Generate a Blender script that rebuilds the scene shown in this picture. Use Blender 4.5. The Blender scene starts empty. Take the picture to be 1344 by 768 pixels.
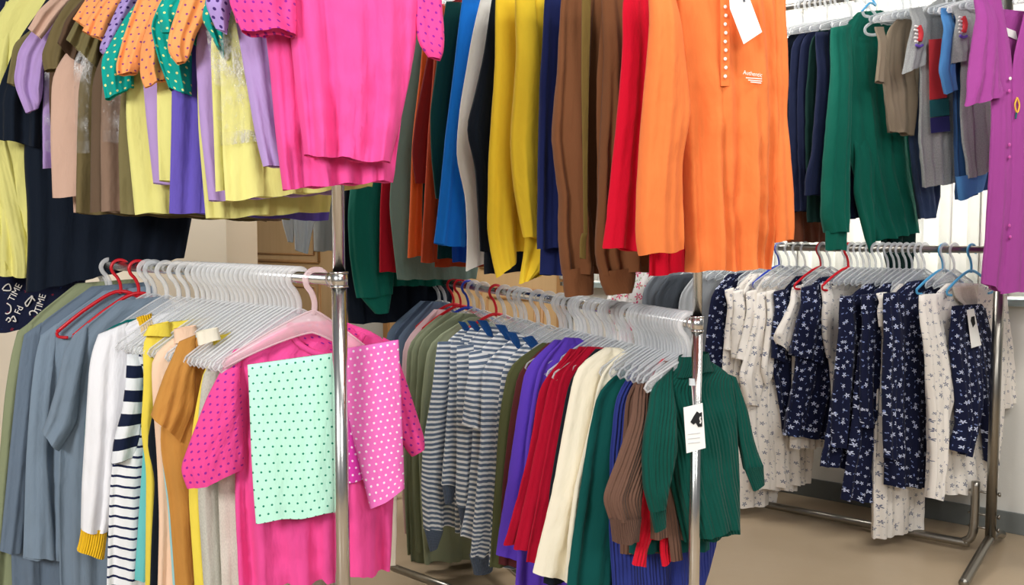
import bpy, bmesh, math, random
from mathutils import Vector, Matrix, noise as mnoise
C = bpy.context.scene.collection
sc = bpy.context.scene
PI = math.pi
# ---------------------------------------------------------------- camera
FPX, CXP, CYP, EYE = 1200.0, 672.0, 384.0, 1.20
PITCH = math.atan(79/1200)
cp, sp = math.cos(PITCH), math.sin(PITCH)
CAM = Vector((0, 0, EYE))
def ray(px, py):
    a, b = (px-CXP)/FPX, (CYP-py)/FPX
    return Vector((a, cp + b*sp, -sp + b*cp))
def proj(P):
    d = Vector(P) - CAM
    dep = d.y*cp - d.z*sp
    return (CXP + FPX*d.x/dep, CYP - FPX*(d.y*sp + d.z*cp)/dep)
def at_depth(px, py, Y):
    r = ray(px, py); return CAM + r*(Y/r.y)
def at_height(px, py, z):
    r = ray(px, py); return CAM + r*((z-EYE)/r.z)
cam_d = bpy.data.cameras.new('camera'); cam = bpy.data.objects.new('camera', cam_d); C.objects.link(cam)
cam.location = CAM; cam.rotation_euler = (PI/2 - PITCH, 0, 0)
cam_d.sensor_width = 36; cam_d.lens = FPX/1344*36; cam_d.clip_start = .02
sc.camera = cam

# ---------------------------------------------------------------- materials
def lin(c):
    return tuple(((v/255)/12.92 if v/255 <= .04045 else ((v/255+.055)/1.055)**2.4) for v in c) + (1,)
MATS = {}
class NT:
    def __init__(s, name):
        s.m = bpy.data.materials.new(name); s.m.use_nodes = True
        s.t = s.m.node_tree; s.b = s.t.nodes['Principled BSDF']; s.out = s.t.nodes['Material Output']
    def n(s, kind, **kw):
        nd = s.t.nodes.new(kind)
        for k, v in kw.items(): setattr(nd, k, v)
        return nd
    def l(s, a, b): s.t.links.new(a, b)
    def val(s, sock, v):
        if isinstance(v, (int, float)): sock.default_value = v
        elif isinstance(v, tuple): sock.default_value = v
        else: s.l(v, sock)
    def math(s, op, a, b=None, c=None):
        nd = s.n('ShaderNodeMath', operation=op)
        s.val(nd.inputs[0], a)
        if b is not None: s.val(nd.inputs[1], b)
        if c is not None: s.val(nd.inputs[2], c)
        return nd.outputs[0]
    def mix(s, f, a, b):
        nd = s.n('ShaderNodeMix', data_type='RGBA')
        s.val(nd.inputs[0], f); s.val(nd.inputs[6], a); s.val(nd.inputs[7], b)
        return nd.outputs[2]
    def uv(s):
        return s.n('ShaderNodeUVMap').outputs[0]
    def noise(s, vec, scale, detail=2, rough=.5):
        nd = s.n('ShaderNodeTexNoise'); s.l(vec, nd.inputs['Vector'])
        nd.inputs['Scale'].default_value = scale; nd.inputs['Detail'].default_value = detail; nd.inputs['Roughness'].default_value = rough
        return nd.outputs[0]
    def bump(s, h, strength, dist=.002, prev=None):
        nd = s.n('ShaderNodeBump'); s.val(nd.inputs['Height'], h)
        nd.inputs['Strength'].default_value = strength; nd.inputs['Distance'].default_value = dist
        if prev is not None: s.l(prev, nd.inputs['Normal'])
        return nd.outputs[0]

def cloth(name, base, dots=None, stripes=None, floral=None, rib=0, heather=0, check=None):
    """woven or knitted fabric; patterns are laid out in metres on the cloth's own UVs"""
    if name in MATS: return MATS[name]
    t = NT(name); uv = t.uv(); sep = t.n('ShaderNodeSeparateXYZ'); t.l(uv, sep.inputs[0])
    U, V = sep.outputs[0], sep.outputs[1]
    col = lin(base)
    if heather:
        nz = t.n('ShaderNodeTexNoise'); mp = t.n('ShaderNodeMapping'); t.l(uv, mp.inputs[0]); mp.inputs['Scale'].default_value = (500, 160, 1)
        t.l(mp.outputs[0], nz.inputs['Vector']); nz.inputs['Scale'].default_value = 1
        c2 = lin(tuple(min(255, v*(1+heather)) for v in base)); c1 = lin(tuple(v*(1-heather) for v in base))
        rp = t.math('MULTIPLY_ADD', nz.outputs[0], 2.5, -.75); rp = t.math('MINIMUM', t.math('MAXIMUM', rp, 0.), 1.)
        col = t.mix(rp, c1, c2)
    if dots:
        dc, s, r = dots
        y = t.math('DIVIDE', V, s); x = t.math('DIVIDE', U, s)
        row = t.math('FLOOR', y); odd = t.math('MULTIPLY', t.math('PINGPONG', row, 1.), .5)
        fx = t.math('SUBTRACT', t.math('FRACT', t.math('ADD', x, odd)), .5); fy = t.math('SUBTRACT', t.math('FRACT', y), .5)
        d = t.math('SQRT', t.math('ADD', t.math('MULTIPLY', fx, fx), t.math('MULTIPLY', fy, fy)))
        col = t.mix(t.math('LESS_THAN', d, r), col, lin(dc))
    if stripes:
        scol, per, duty = stripes
        wob = t.math('MULTIPLY', t.math('SUBTRACT', t.noise(uv, 14), .5), .12)
        f = t.math('FRACT', t.math('ADD', t.math('DIVIDE', V, per), wob))
        col = t.mix(t.math('LESS_THAN', f, duty), col, lin(scol))
    if floral:
        fc, s, r, fc2 = floral
        for k, (colr, ss, rr) in enumerate(((fc, s, r), (fc2, s*.78, r*.6))):
            mp = t.n('ShaderNodeMapping'); t.l(uv, mp.inputs[0]); mp.inputs['Scale'].default_value = (1/ss, 1/ss, 1); mp.inputs['Location'].default_value = (k*3.7, k*1.9, 0)
            vo = t.n('ShaderNodeTexVoronoi', voronoi_dimensions='2D'); t.l(mp.outputs[0], vo.inputs['Vector']); vo.inputs['Scale'].default_value = 1; vo.inputs['Randomness'].default_value = .75
            df = t.n('ShaderNodeVectorMath', operation='SUBTRACT'); t.l(mp.outputs[0], df.inputs[0]); t.l(vo.outputs['Position'], df.inputs[1])
            s2 = t.n('ShaderNodeSeparateXYZ'); t.l(df.outputs[0], s2.inputs[0])
            ang = t.math('ARCTAN2', s2.outputs[1], s2.outputs[0])
            sc2 = t.n('ShaderNodeSeparateColor'); t.l(vo.outputs['Color'], sc2.inputs[0])
            ang = t.math('MULTIPLY_ADD', sc2.outputs[0], 6.28, ang)
            pet = t.math('MULTIPLY_ADD', t.math('COSINE', t.math('MULTIPLY', ang, 5. if k == 0 else 2.)), .38, .62)
            rad = t.math('MULTIPLY', pet, t.math('MULTIPLY', t.math('MULTIPLY_ADD', sc2.outputs[1], .5, .6), rr))
            inside = t.math('LESS_THAN', vo.outputs['Distance'], rad)
            core = t.math('GREATER_THAN', vo.outputs['Distance'], t.math('MULTIPLY', rad, .22 if k == 0 else .45))
            col = t.mix(t.math('MULTIPLY', inside, core), col, lin(colr))
    t.val(t.b.inputs['Base Color'], col)
    t.b.inputs['Roughness'].default_value = .85
    t.b.inputs['Specular IOR Level'].default_value = .18
    t.b.inputs['Sheen Weight'].default_value = .06; t.b.inputs['Sheen Roughness'].default_value = .5
    mp = t.n('ShaderNodeMapping'); t.l(uv, mp.inputs[0]); mp.inputs['Scale'].default_value = (1.0, .34, 1)
    b1 = t.bump(t.noise(mp.outputs[0], 26, 3, .55), .55, .012)
    b2 = t.bump(t.noise(uv, 900, 1), .25, .0012, b1)
    if rib:
        b2 = t.bump(t.math('SINE', t.math('MULTIPLY', U, 2*PI/rib)), .7, .0022, b2)
    t.l(b2, t.b.inputs['Normal'])
    MATS[name] = t.m; return t.m

def simple(name, base, rough=.5, metal=0, spec=.5, alpha=1, bumpy=0, bscale=40):
    if name in MATS: return MATS[name]
    t = NT(name); t.b.inputs['Base Color'].default_value = lin(base)
    t.b.inputs['Roughness'].default_value = rough; t.b.inputs['Metallic'].default_value = metal
    t.b.inputs['Specular IOR Level'].default_value = spec; t.b.inputs['Alpha'].default_value = alpha
    if bumpy:
        tc = t.n('ShaderNodeTexCoord'); t.l(t.bump(t.noise(tc.outputs['Object'], bscale, 3), bumpy, .004), t.b.inputs['Normal'])
    MATS[name] = t.m; return t.m

def polythene():
    t = NT('clear_polythene'); uv = t.uv()
    tr = t.n('ShaderNodeBsdfTransparent'); tr.inputs[0].default_value = (.99, .99, .99, 1)
    t.b.inputs['Base Color'].default_value = (.95, .95, .95, 1); t.b.inputs['Roughness'].default_value = .12; t.b.inputs['Specular IOR Level'].default_value = 1
    mp = t.n('ShaderNodeMapping'); t.l(uv, mp.inputs[0]); mp.inputs['Scale'].default_value = (1.5, .8, 1)
    nz = t.noise(mp.outputs[0], 34, 5, .62); big = t.noise(uv, 9, 2)
    ridge = t.math('SUBTRACT', 1., t.math('MULTIPLY', t.math('ABSOLUTE', t.math('SUBTRACT', nz, .5)), 9.))
    ridge = t.math('MAXIMUM', t.math('MULTIPLY', ridge, t.math('MULTIPLY_ADD', big, 4., -1.75)), 0.)
    f = t.math('MINIMUM', t.math('MULTIPLY_ADD', ridge, .62, .02), .8)  # crinkle highlights put into the film as whiter ridges
    t.l(t.bump(nz, 1, .02), t.b.inputs['Normal'])
    mx = t.n('ShaderNodeMixShader'); t.l(f, mx.inputs[0]); t.l(tr.outputs[0], mx.inputs[1]); t.l(t.b.outputs[0], mx.inputs[2])
    t.l(mx.outputs[0], t.out.inputs[0]); MATS['polythene'] = t.m; return t.m
POLY = polythene()
CHROME = simple('chrome_tube', (226, 225, 222), .24, 1)
STEEL = simple('brushed_steel', (150, 146, 138), .32, 1)
BLACKPL = simple('black_plastic', (28, 28, 30), .5)
def clear_plastic(name, base, a0, a1):
    t = NT(name); t.b.inputs['Base Color'].default_value = lin(base); t.b.inputs['Roughness'].default_value = .2
    lw = t.n('ShaderNodeLayerWeight'); lw.inputs[0].default_value = .35
    t.val(t.b.inputs['Alpha'], t.math('MULTIPLY_ADD', lw.outputs['Facing'], a1-a0, a0)); MATS[name] = t.m; return t.m
CLEAR = clear_plastic('clear_plastic', (250, 251, 252), .42, .85)
GREYPL = clear_plastic('smoky_plastic', (232, 236, 240), .4, .8)
PINKPL = clear_plastic('pink_clear_plastic', (255, 226, 232), .4, .85)
CLEARW = clear_plastic('clear_plastic_web', (244, 246, 248), .2, .6)
GREYW = clear_plastic('smoky_plastic_web', (206, 212, 218), .22, .6)
PINKW = clear_plastic('pink_clear_plastic_web', (255, 222, 230), .34, .7)
REDPL = simple('red_plastic', (215, 24, 40), .3)
BLUEPL = simple('blue_plastic', (40, 70, 190), .3)
SKYPL = simple('sky_blue_plastic', (84, 170, 220), .3)
PAPER = simple('white_card', (250, 250, 246), .7)
INK = simple('black_ink', (22, 24, 26), .8)
WHITEINK = simple('white_print', (245, 240, 236), .8)
REDINK = simple('red_print', (200, 48, 56), .8)
PURPLEINK = simple('purple_print', (98, 70, 168), .8)
YELLOWINK = simple('yellow_thread', (236, 190, 70), .8)
TEALINK = simple('teal_print', (20, 96, 100), .8)
NAVYINK = simple('navy_print', (40, 42, 104), .8)
PEARL = simple('pearl_button', (250, 246, 236), .2)
ORCHBTN = simple('orchid_button', (214, 84, 176), .3)

# ---------------------------------------------------------------- object helpers
def link(name, me, mat=None, parent=None):
    o = bpy.data.objects.new(name, me); C.objects.link(o)
    if mat is not None and not me.materials: me.materials.append(mat)
    if parent is not None: o.parent = parent
    return o
def empty(name, loc=(0, 0, 0), rz=0, **props):
    o = bpy.data.objects.new(name, None); C.objects.link(o); o.empty_display_size = .05
    o.location = loc; o.rotation_euler = (0, 0, rz)
    for k, v in props.items(): o[k] = v
    return o
def finish(bm, name, mat, parent=None, smooth=True):
    bmesh.ops.recalc_face_normals(bm, faces=bm.faces)
    me = bpy.data.meshes.new(name); bm.to_mesh(me); bm.free()
    if smooth:
        for p in me.polygons: p.use_smooth = True
    return link(name, me, mat, parent)
def add_box(bm, lo, hi, bev=0):
    v = [bm.verts.new((x, y, z)) for x in (lo[0], hi[0]) for y in (lo[1], hi[1]) for z in (lo[2], hi[2])]
    fs = [bm.faces.new([v[i] for i in f]) for f in ((0,1,3,2), (4,6,7,5), (0,4,5,1), (2,3,7,6), (0,2,6,4), (1,5,7,3))]
    if bev:
        es = set(e for f in fs for e in f.edges)
        bmesh.ops.bevel(bm, geom=list(es), offset=bev, segments=2, affect='EDGES', profile=.7)
def add_tube(bm, pts, r, seg=10, r2=None, cap=True):
    """sweep an ellipse (r across, r2 sideways) along pts"""
    pts = [Vector(p) for p in pts]; rings = []
    r2 = r if r2 is None else r2
    prevn = None
    for i, p in enumerate(pts):
        d = (pts[min(i+1, len(pts)-1)] - pts[max(i-1, 0)]).normalized()
        if prevn is None:
            a = Vector((0, 1, 0)) if abs(d.y) < .9 else Vector((1, 0, 0))
        else: a = prevn
        n = (a - d*a.dot(d)).normalized(); prevn = n
        b = d.cross(n)
        rings.append([bm.verts.new(p + n*(math.cos(2*PI*k/seg)*r2) + b*(math.sin(2*PI*k/seg)*r)) for k in range(seg)])
    for a, b in zip(rings, rings[1:]):
        for k in range(seg): bm.faces.new((a[k], a[(k+1) % seg], b[(k+1) % seg], b[k]))
    if cap: bm.faces.new(rings[0]); bm.faces.new(rings[-1])
def bez(pts, n=6):
    """Catmull-Rom through points"""
    P = [Vector(p) for p in pts]; out = []
    for i in range(len(P)-1):
        a, b, c, d = P[max(i-1, 0)], P[i], P[i+1], P[min(i+2, len(P)-1)]
        for k in range(n):
            t = k/n
            out.append(.5*((2*b) + (c-a)*t + (2*a-5*b+4*c-d)*t*t + (3*b-a-3*c+d)*t**3))
    out.append(P[-1]); return out

def strip_mesh(rows, T=(.008, .02), A=(.002, .008), seed=0, m=20, n=26, dy=0, hem=.0025, cap=True, fine=1.0, smooth=2, ramp=0):
    """cloth tube: rows of ((xl,zl),(xr,zr)) in the garment's own plane, given thickness and hanging folds"""
    rnd = random.Random(seed)
    R = [((a[0], a[1]), (b[0], b[1])) for a, b in rows]
    mid = [((a[0]+b[0])/2, (a[1]+b[1])/2) for a, b in R]
    cum = [0]
    for p, q in zip(mid, mid[1:]): cum.append(cum[-1] + math.hypot(q[0]-p[0], q[1]-p[1]) + 1e-6)
    tot = cum[-1]; out = []
    for j in range(n+1):
        s = tot*j/n; i = 0
        while i < len(cum)-2 and cum[i+1] < s: i += 1
        f = (s-cum[i])/(cum[i+1]-cum[i])
        out.append([R[i][e][k]*(1-f) + R[i+1][e][k]*f for e in (0, 1) for k in (0, 1)])
    for _ in range(smooth):
        out = [out[0]] + [[(out[j-1][k] + 2*out[j][k] + out[j+1][k])/4 for k in range(4)] for j in range(1, n)] + [out[-1]]
    ws = [math.hypot(o[2]-o[0], o[3]-o[1]) for o in out]
    wmax = max(ws)
    lam = [rnd.uniform(.07, .11), rnd.uniform(.038, .055), rnd.uniform(.022, .03)]
    ph = [rnd.uniform(0, 6.28) for _ in range(6)]
    amp = [.7, .42*fine, .2*fine]
    drift = [rnd.uniform(-2.5, 2.5) for _ in range(3)]
    bm = bmesh.new(); uvl = bm.loops.layers.uv.new('UVMap'); rings = []; uvs = {}
    def fold(x, v):
        r = 0
        for a, l, p, d in zip(amp, lam, ph, drift):
            q = 2*PI*x/l + p + d*v; r += a*math.sin(q + .55*math.sin(q + d))
        r += .75*mnoise.noise(Vector((x*15 + v*d*1.5, v*tot*4.5, seed*3.7)))*(.35+.65*v) + .45*mnoise.noise(Vector((x*26 + v*tot*16, v*tot*22 - x*12, seed*1.9)))
        return r
    def ring(o, w, v, s, shrink=1, lift=0):
        Tj = (T[0] + (T[1]-T[0])*min(1, v*2.2))*min(1, w/.05)
        Aj = (A[0] + (A[1]-A[0])*v)*min(1, w/.08)
        vs = []
        for side in (0, 1):
            for i in range(m+1):
                k = i if side == 0 else m-i
                u = .5 - .5*math.cos(PI*k/m); u = .5*u + .5*k/m
                x = o[0]+(o[2]-o[0])*u; z = o[1]+(o[3]-o[1])*u
                f = Aj*fold(u*w*(wmax/w if w > 1e-4 else 1)*.5 + u*w*.5, v)
                half = (Tj*math.sqrt(max(0, 1-abs(2*u-1)**3.2)) + .0012)*shrink
                hz = hem*v*v*math.sin(2*PI*u*w/lam[0] + ph[4] + side*1.3)
                y = dy*((min(1, v/ramp)**2*(3-2*min(1, v/ramp))) if ramp else 1) + f + (-half if side == 0 else half)
                vt = bm.verts.new((x, y, z + hz + lift)); vs.append(vt)
                uvs[vt] = ((u*w if side == 0 else -u*w) + seed*.0137, -s)
        return vs
    s = 0
    for j, o in enumerate(out):
        if j: s += tot/n
        rings.append(ring(o, ws[j], j/n, s))
    # turned-in hem so that the cloth edge has thickness
    rings.append(ring(out[-1], ws[-1], 1, s, .72, .002))
    o2 = out[-1][:]; rings.append(ring(out[max(0, n-2)], ws[max(0, n-2)], (n-2)/n, s-.02, .6, 0))
    N = len(rings[0])
    for a, b in zip(rings, rings[1:]):
        for k in range(N): bm.faces.new((a[k], a[(k+1) % N], b[(k+1) % N], b[k]))
    if cap:
        r0 = rings[0]
        for k in range(m): 
            try: bm.faces.new((r0[k], r0[N-1-k], r0[N-2-k], r0[k+1]))
            except ValueError: pass
    for f in bm.faces:
        for lp in f.loops: lp[uvl].uv = uvs[lp.vert]
    hemring = set(rings[n]); lipring = set(rings[n+1])
    for e in bm.edges:
        if (e.verts[0] in hemring and e.verts[1] in hemring) or (e.verts[0] in lipring and e.verts[1] in lipring): e.smooth = False
    return bm
# ---------------------------------------------------------------- the three racks: where they stand
class Rack: pass
def make_frame(front, low_y, Yf, back_px, Yb, up_z):
    r = Rack(); P = at_depth(front, low_y, Yf); r.low = P.z; r.up = up_z
    d = Yb*cp - (P.z-EYE)*sp; xb = (back_px-CXP)/FPX*d
    v = Vector((xb-P.x, Yb-Yf, 0)); r.dir = v.normalized(); r.p0 = Vector((P.x, P.y, 0)); return r
R1 = make_frame(445, 367, 2.0, 175, 2.72, 2.16)
R2 = make_frame(915, 425, 2.0, 560, 3.9, 2.22)
R3 = Rack()
a, b = at_height(1280, 744, .03), at_height(974, 681, .03)
R3.dir = Vector((b.x-a.x, b.y-a.y, 0)).normalized(); pf = at_depth(1313, 328, 3.33)
R3.p0 = Vector((pf.x, pf.y, 0)); R3.low = pf.z; R3.up = 2.125
RK = {'1': R1, '2': R2, '3': R3}
def railpt(rk, tier, t):
    r = RK[rk]; P = r.p0 + r.dir*t; return Vector((P.x, P.y, r.low if tier == 'l' else r.up))
def hook_t(rk, px, tier='l'):
    lo, hi = -.6, 2.6
    for _ in range(60):
        md = (lo+hi)/2
        if proj(railpt(rk, tier, md))[0] > px: lo = md
        else: hi = md
    return lo
class Frame:
    """a hanging plane: origin on the rail, ex along the hanger, ey away from the viewer"""
    def __init__(s, O, psi):
        s.O = Vector(O); s.psi = psi
        s.ex = Vector((math.cos(psi), math.sin(psi), 0)); s.ey = Vector((-math.sin(psi), math.cos(psi), 0))
    def px(s, x, y, dy=0):
        r = ray(x, y); t = ((s.O + s.ey*dy - CAM).dot(s.ey))/r.dot(s.ey)
        P = CAM + r*t - s.O; return (P.dot(s.ex), P.z)
# ---------------------------------------------------------------- garments
SEED = [0]
COUNT = {}
HANG_TODO = []
def rows_of(fr, raw, R, dy):
    out = []
    for r in raw:
        if len(r) == 2: r = (r[0], r[1], R, r[1])
        elif len(r) == 3: r = (r[0], r[1], r[2], r[1])
        out.append((fr.px(r[0], r[1], dy), fr.px(r[2], r[3], dy)))
    return out
def garment(rk, tier, t, psi, name, cat, label, group, parts, hang='clear', R=None, W=None, hlab=None):
    """parts: (part name, material, rows, options); t is metres along the rail, or ('px', x) for the pixel column of the hook"""
    if isinstance(t, tuple): t = hook_t(rk, t[1], tier)
    O = railpt(rk, tier, t); fr = Frame(O, math.radians(psi))
    root = empty(name, O, fr.psi, label=label, category=cat)
    if group: root['group'] = group
    named = {}
    for p in parts:
        pn, mat, raw, op = (p + ({},))[:4]
        op = dict(op); SEED[0] += 1
        dy = op.pop('dy', 0); par = op.pop('of', None); RR = op.pop('R', R)
        if pn == 'body': op.setdefault('T', (.007, .017)); op.setdefault('A', (.003, .013)); op.setdefault('m', 34)
        elif 'cuff' in pn or 'band' in pn or 'collar' in pn: op.setdefault('T', (.014, .014)); op.setdefault('A', (.001, .002)); op.setdefault('n', 8); op.setdefault('cap', False)
        else:
            op.setdefault('T', (.005, .014)); op.setdefault('A', (.002, .010)); op.setdefault('m', 22)
            if pn == 'sleeve': op.setdefault('ramp', .3)
        op.setdefault('seed', SEED[0])
        bm = strip_mesh(rows_of(fr, raw, RR, dy), dy=dy, **op)
        o = finish(bm, pn, mat, named.get(par, root) if par else root)
        named[pn] = o
    root['_fr'] = 0; del root['_fr']
    if hang: HANG_TODO.append((rk, tier, t, psi, hang, hlab or label, W))
    return root, fr
# ---------------------------------------------------------------- hangers
HM = {}
def hanger_meshes(W, hookh, slope, kind):
    key = (round(W, 3), round(hookh, 3), round(slope, 2), kind)
    if key in HM: return HM[key]
    thin = kind in ('red', 'blue', 'sky')
    rr = .0245; zc = .0135 - rr + .0058
    pts = [(rr*math.cos(a), 0, zc + rr*math.sin(a)) for a in [math.radians(x) for x in range(-25, 196, 13)]]
    pts += [(-rr*.8, 0, zc-rr*.6), (-rr*.35, 0, zc-rr*1.15), (0, 0, -hookh*.78), (0, 0, -hookh-.012)]
    bm = bmesh.new(); add_tube(bm, bez(pts, 3), (.0066 if not thin else .0048), 8, .0028 if not thin else .0042)
    h = finish(bm, 'hook', None); hme = h.data; bpy.data.objects.remove(h)
    bm = bmesh.new(); zt = -hookh - slope*W
    if thin:
        add_tube(bm, bez([(-W, 0, zt-.004), (-W*.5, 0, -hookh-slope*W*.42), (0, 0, -hookh-.004), (W*.5, 0, -hookh-slope*W*.42), (W, 0, zt-.004)], 6), .0055, 8, .004)
        add_tube(bm, bez([(-W, 0, zt-.004), (-W+.004, 0, zt-.018), (-W+.03, 0, zt-.022)], 5), .0045, 8, .0035)
        add_tube(bm, bez([(W, 0, zt-.004), (W-.004, 0, zt-.018), (W-.03, 0, zt-.022)], 5), .0045, 8, .0035)
    else:
        up, dn = [], []
        N = 12
        for i in range(-N, N+1):
            x = W*i/N; a = abs(i)/N
            z = -hookh - slope*W*(a**1.15)
            hgt = .03*(1-a)**1.2 + .021
            up.append((x, z)); dn.append((x, z-hgt))
        outline = up + [(W+.006, zt-.012)] + dn[::-1] + [(-W-.006, zt-.012)]
        # thin web plate
        f = [bm.verts.new((x, -.0013, z)) for x, z in outline]; g = [bm.verts.new((x, .0013, z)) for x, z in outline]
        k = len(up)
        for vs in (f, g):
            for i in range(k-1):
                bm.faces.new((vs[i], vs[i+1], vs[k+1+(k-1-(i+1))], vs[k+1+(k-1-i)]))
            bm.faces.new((vs[k-1], vs[k], vs[k+1])); bm.faces.new((vs[0], vs[-1], vs[2*k]))
        n = len(outline)
        for i in range(n): bm.faces.new((f[i], f[(i+1) % n], g[(i+1) % n], g[i]))
        # raised rim all the way round and the notches for straps
        nweb = len(bm.faces)
        loop = [(x, 0, z) for x, z in outline]; add_tube(bm, loop + [loop[0]], .0024, 6, .0036)
        for f_ in list(bm.faces)[nweb:]: f_.material_index = 1
    h = finish(bm, 'arms', None); ame = h.data; bpy.data.objects.remove(h)
    mat = {'clear': CLEAR, 'grey': GREYPL, 'pink': PINKPL, 'red': REDPL, 'blue': BLUEPL, 'sky': SKYPL}[kind]
    web = {'clear': CLEARW, 'grey': GREYW, 'pink': PINKW}.get(kind, mat)
    hme.materials.append(mat); ame.materials.append(web); ame.materials.append(mat)
    HM[key] = (hme, ame); return HM[key]
HSPEC = {('1', 'l'): (.178, .072, .66), ('2', 'l'): (.15, .076, .56), ('3', 'l'): (.14, .074, .5),
         ('1', 'u'): (.18, .1, .5), ('2', 'u'): (.19, .11, .5), ('3', 'u'): (.14, .075, .3)}
KW = {'clear': 'clear plastic', 'grey': 'smoky plastic', 'pink': 'pinkish clear', 'red': 'red plastic', 'blue': 'blue plastic', 'sky': 'sky blue'}
def hanger(rk, tier, t, psi, kind, label, group, W=None, roll=0):
    w, hh, sl = HSPEC[(rk, tier)]; w = W or w
    hme, ame = hanger_meshes(w, hh, sl, kind)
    root = empty('clothes_hanger', railpt(rk, tier, t), math.radians(psi), label=label, category='hanger')
    if roll: root.rotation_euler = (0, math.radians(roll), math.radians(psi))
    if group: root['group'] = group
    for nm, me in (('hook', hme), ('arms', ame)):
        o = bpy.data.objects.new(nm, me); C.objects.link(o); o.parent = root
    return root
# ---------------------------------------------------------------- flat extras (tags, prints, buttons)
def card(fr, root, name, pts, mat, dy, th=.0012):
    """a stiff card: pixel corners on the garment's plane, with its own thickness"""
    q = [fr.px(x, y, dy) for x, y in pts]; bm = bmesh.new()
    f = [bm.verts.new((x, dy-th/2, z)) for x, z in q]; g = [bm.verts.new((x, dy+th/2, z)) for x, z in q]
    bm.faces.new(f); bm.faces.new(g[::-1]); n = len(q)
    for i in range(n): bm.faces.new((f[i], f[(i+1) % n], g[(i+1) % n], g[i]))
    return finish(bm, name, mat, root, False)
def cord(fr, root, name, pts, mat, dy, r=.0012):
    q = [fr.px(x, y, dy) for x, y in pts]; bm = bmesh.new()
    add_tube(bm, bez([(x, dy, z) for x, z in q], 4), r, 6); return finish(bm, name, mat, root)
def button(fr, root, x, y, mat, dy, r=.0055):
    a, z = fr.px(x, y, dy); bm = bmesh.new()
    bmesh.ops.create_uvsphere(bm, u_segments=12, v_segments=8, radius=r)
    bmesh.ops.scale(bm, vec=(1, .45, 1), verts=bm.verts); bmesh.ops.translate(bm, vec=(a, dy, z), verts=bm.verts)
    return finish(bm, 'button', mat, root)
def lettering(fr, root, name, txt, x, y, h_px, mat, dy, rot=0, wx=1.0):
    cu = bpy.data.curves.new('text', 'FONT'); cu.body = txt; cu.size = 1; cu.extrude = .0; cu.align_x = 'CENTER'; cu.align_y = 'CENTER'
    ob = bpy.data.objects.new('text', cu); C.objects.link(ob)
    dg = bpy.context.evaluated_depsgraph_get(); me = bpy.data.meshes.new_from_object(ob.evaluated_get(dg)); bpy.data.objects.remove(ob)
    a, z = fr.px(x, y, dy); a2, z2 = fr.px(x, y-h_px, dy); s = (z2-z)/.7
    M = Matrix.Translation((a, dy, z)) @ Matrix.Rotation(math.radians(rot), 4, 'Y') @ Matrix.Rotation(PI/2, 4, 'X') @ Matrix.Diagonal((s*wx, s, s, 1))
    me.transform(M); me.materials.clear(); return link(name, me, mat, root)
# ---------------------------------------------------------------- the room
def struct(o): o['kind'] = 'structure'; return o
wd = R3.dir; wn = Vector((wd.y, -wd.x, 0)); wn = wn if wn.y > 0 else -wn       # along the back wall, and towards it
WOFF = .34
wall0 = R3.p0 + wn*WOFF
def wallpt(u, z, off=0): P = wall0 + wd*u - wn*off; return Vector((P.x, P.y, z))
def wall_u(px, py):
    r = ray(px, py); t = (wall0 - CAM).dot(wn)/r.dot(wn); P = CAM + r*t; return (P - wall0).dot(wd), P.z
def wall_box(name, u0, u1, z0, z1, o0, o1, mat, parent=None, bev=0, kind=True):
    bm = bmesh.new(); add_box(bm, (min(u0, u1), o0, z0), (max(u0, u1), o1, z1), bev)
    M = Matrix(((wd.x, -wn.x, 0, wall0.x), (wd.y, -wn.y, 0, wall0.y), (0, 0, 1, 0), (0, 0, 0, 1)))
    bm.transform(M); o = finish(bm, name, mat, parent, False)
    if kind and parent is None: struct(o)
    return o
def wallpaint():
    t = NT('wall_paint'); tc = t.n('ShaderNodeTexCoord')
    n1 = t.noise(tc.outputs['Object'], 1.6, 4); t.val(t.b.inputs['Base Color'], t.mix(n1, lin((206, 204, 196)), lin((226, 224, 218))))
    t.b.inputs['Roughness'].default_value = .8; t.l(t.bump(t.noise(tc.outputs['Object'], 120, 2), .2, .002), t.b.inputs['Normal']); return t.m
def floormat():
    t = NT('worn_floor'); tc = t.n('ShaderNodeTexCoord'); v = tc.outputs['Object']
    n1 = t.noise(v, 1.7, 6, .65); n2 = t.noise(v, 14, 4, .6)
    c = t.mix(n1, lin((154, 134, 110)), lin((196, 178, 152))); c = t.mix(t.math('MULTIPLY', n2, .45), c, lin((170, 146, 116)))
    t.val(t.b.inputs['Base Color'], c); t.val(t.b.inputs['Roughness'], t.math('MULTIPLY_ADD', n1, .3, .22))
    t.b.inputs['Specular IOR Level'].default_value = .4
    t.l(t.bump(n2, .12, .002), t.b.inputs['Normal']); return t.m
def woodmat(name, c1, c2, rough=.45):
    t = NT(name); tc = t.n('ShaderNodeTexCoord'); mp = t.n('ShaderNodeMapping'); t.l(tc.outputs['Object'], mp.inputs[0]); mp.inputs['Scale'].default_value = (9, 9, .7)
    n = t.noise(mp.outputs[0], 3, 5, .6); t.val(t.b.inputs['Base Color'], t.mix(n, lin(c1), lin(c2))); t.b.inputs['Roughness'].default_value = rough
    t.l(t.bump(n, .15, .003), t.b.inputs['Normal']); return t.m
WALLM, FLOORM = wallpaint(), floormat()
TANW = woodmat('tan_wood', (196, 160, 112), (214, 180, 134)); TRIMW = woodmat('trim_wood', (160, 116, 70), (182, 138, 88))
CREAM = simple('cream_lacquer', (238, 226, 206), .45, bumpy=.1); SILLM = simple('grey_green_sill', (150, 166, 164), .4, bumpy=.1)
BASEM = simple('grey_skirting', (104, 108, 106), .4, bumpy=.25, bscale=12)
bm = bmesh.new(); add_box(bm, (-6.5, -1.2, -.06), (4.2, 9.5, 0)); struct(finish(bm, 'floor', FLOORM, None, False))
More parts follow.
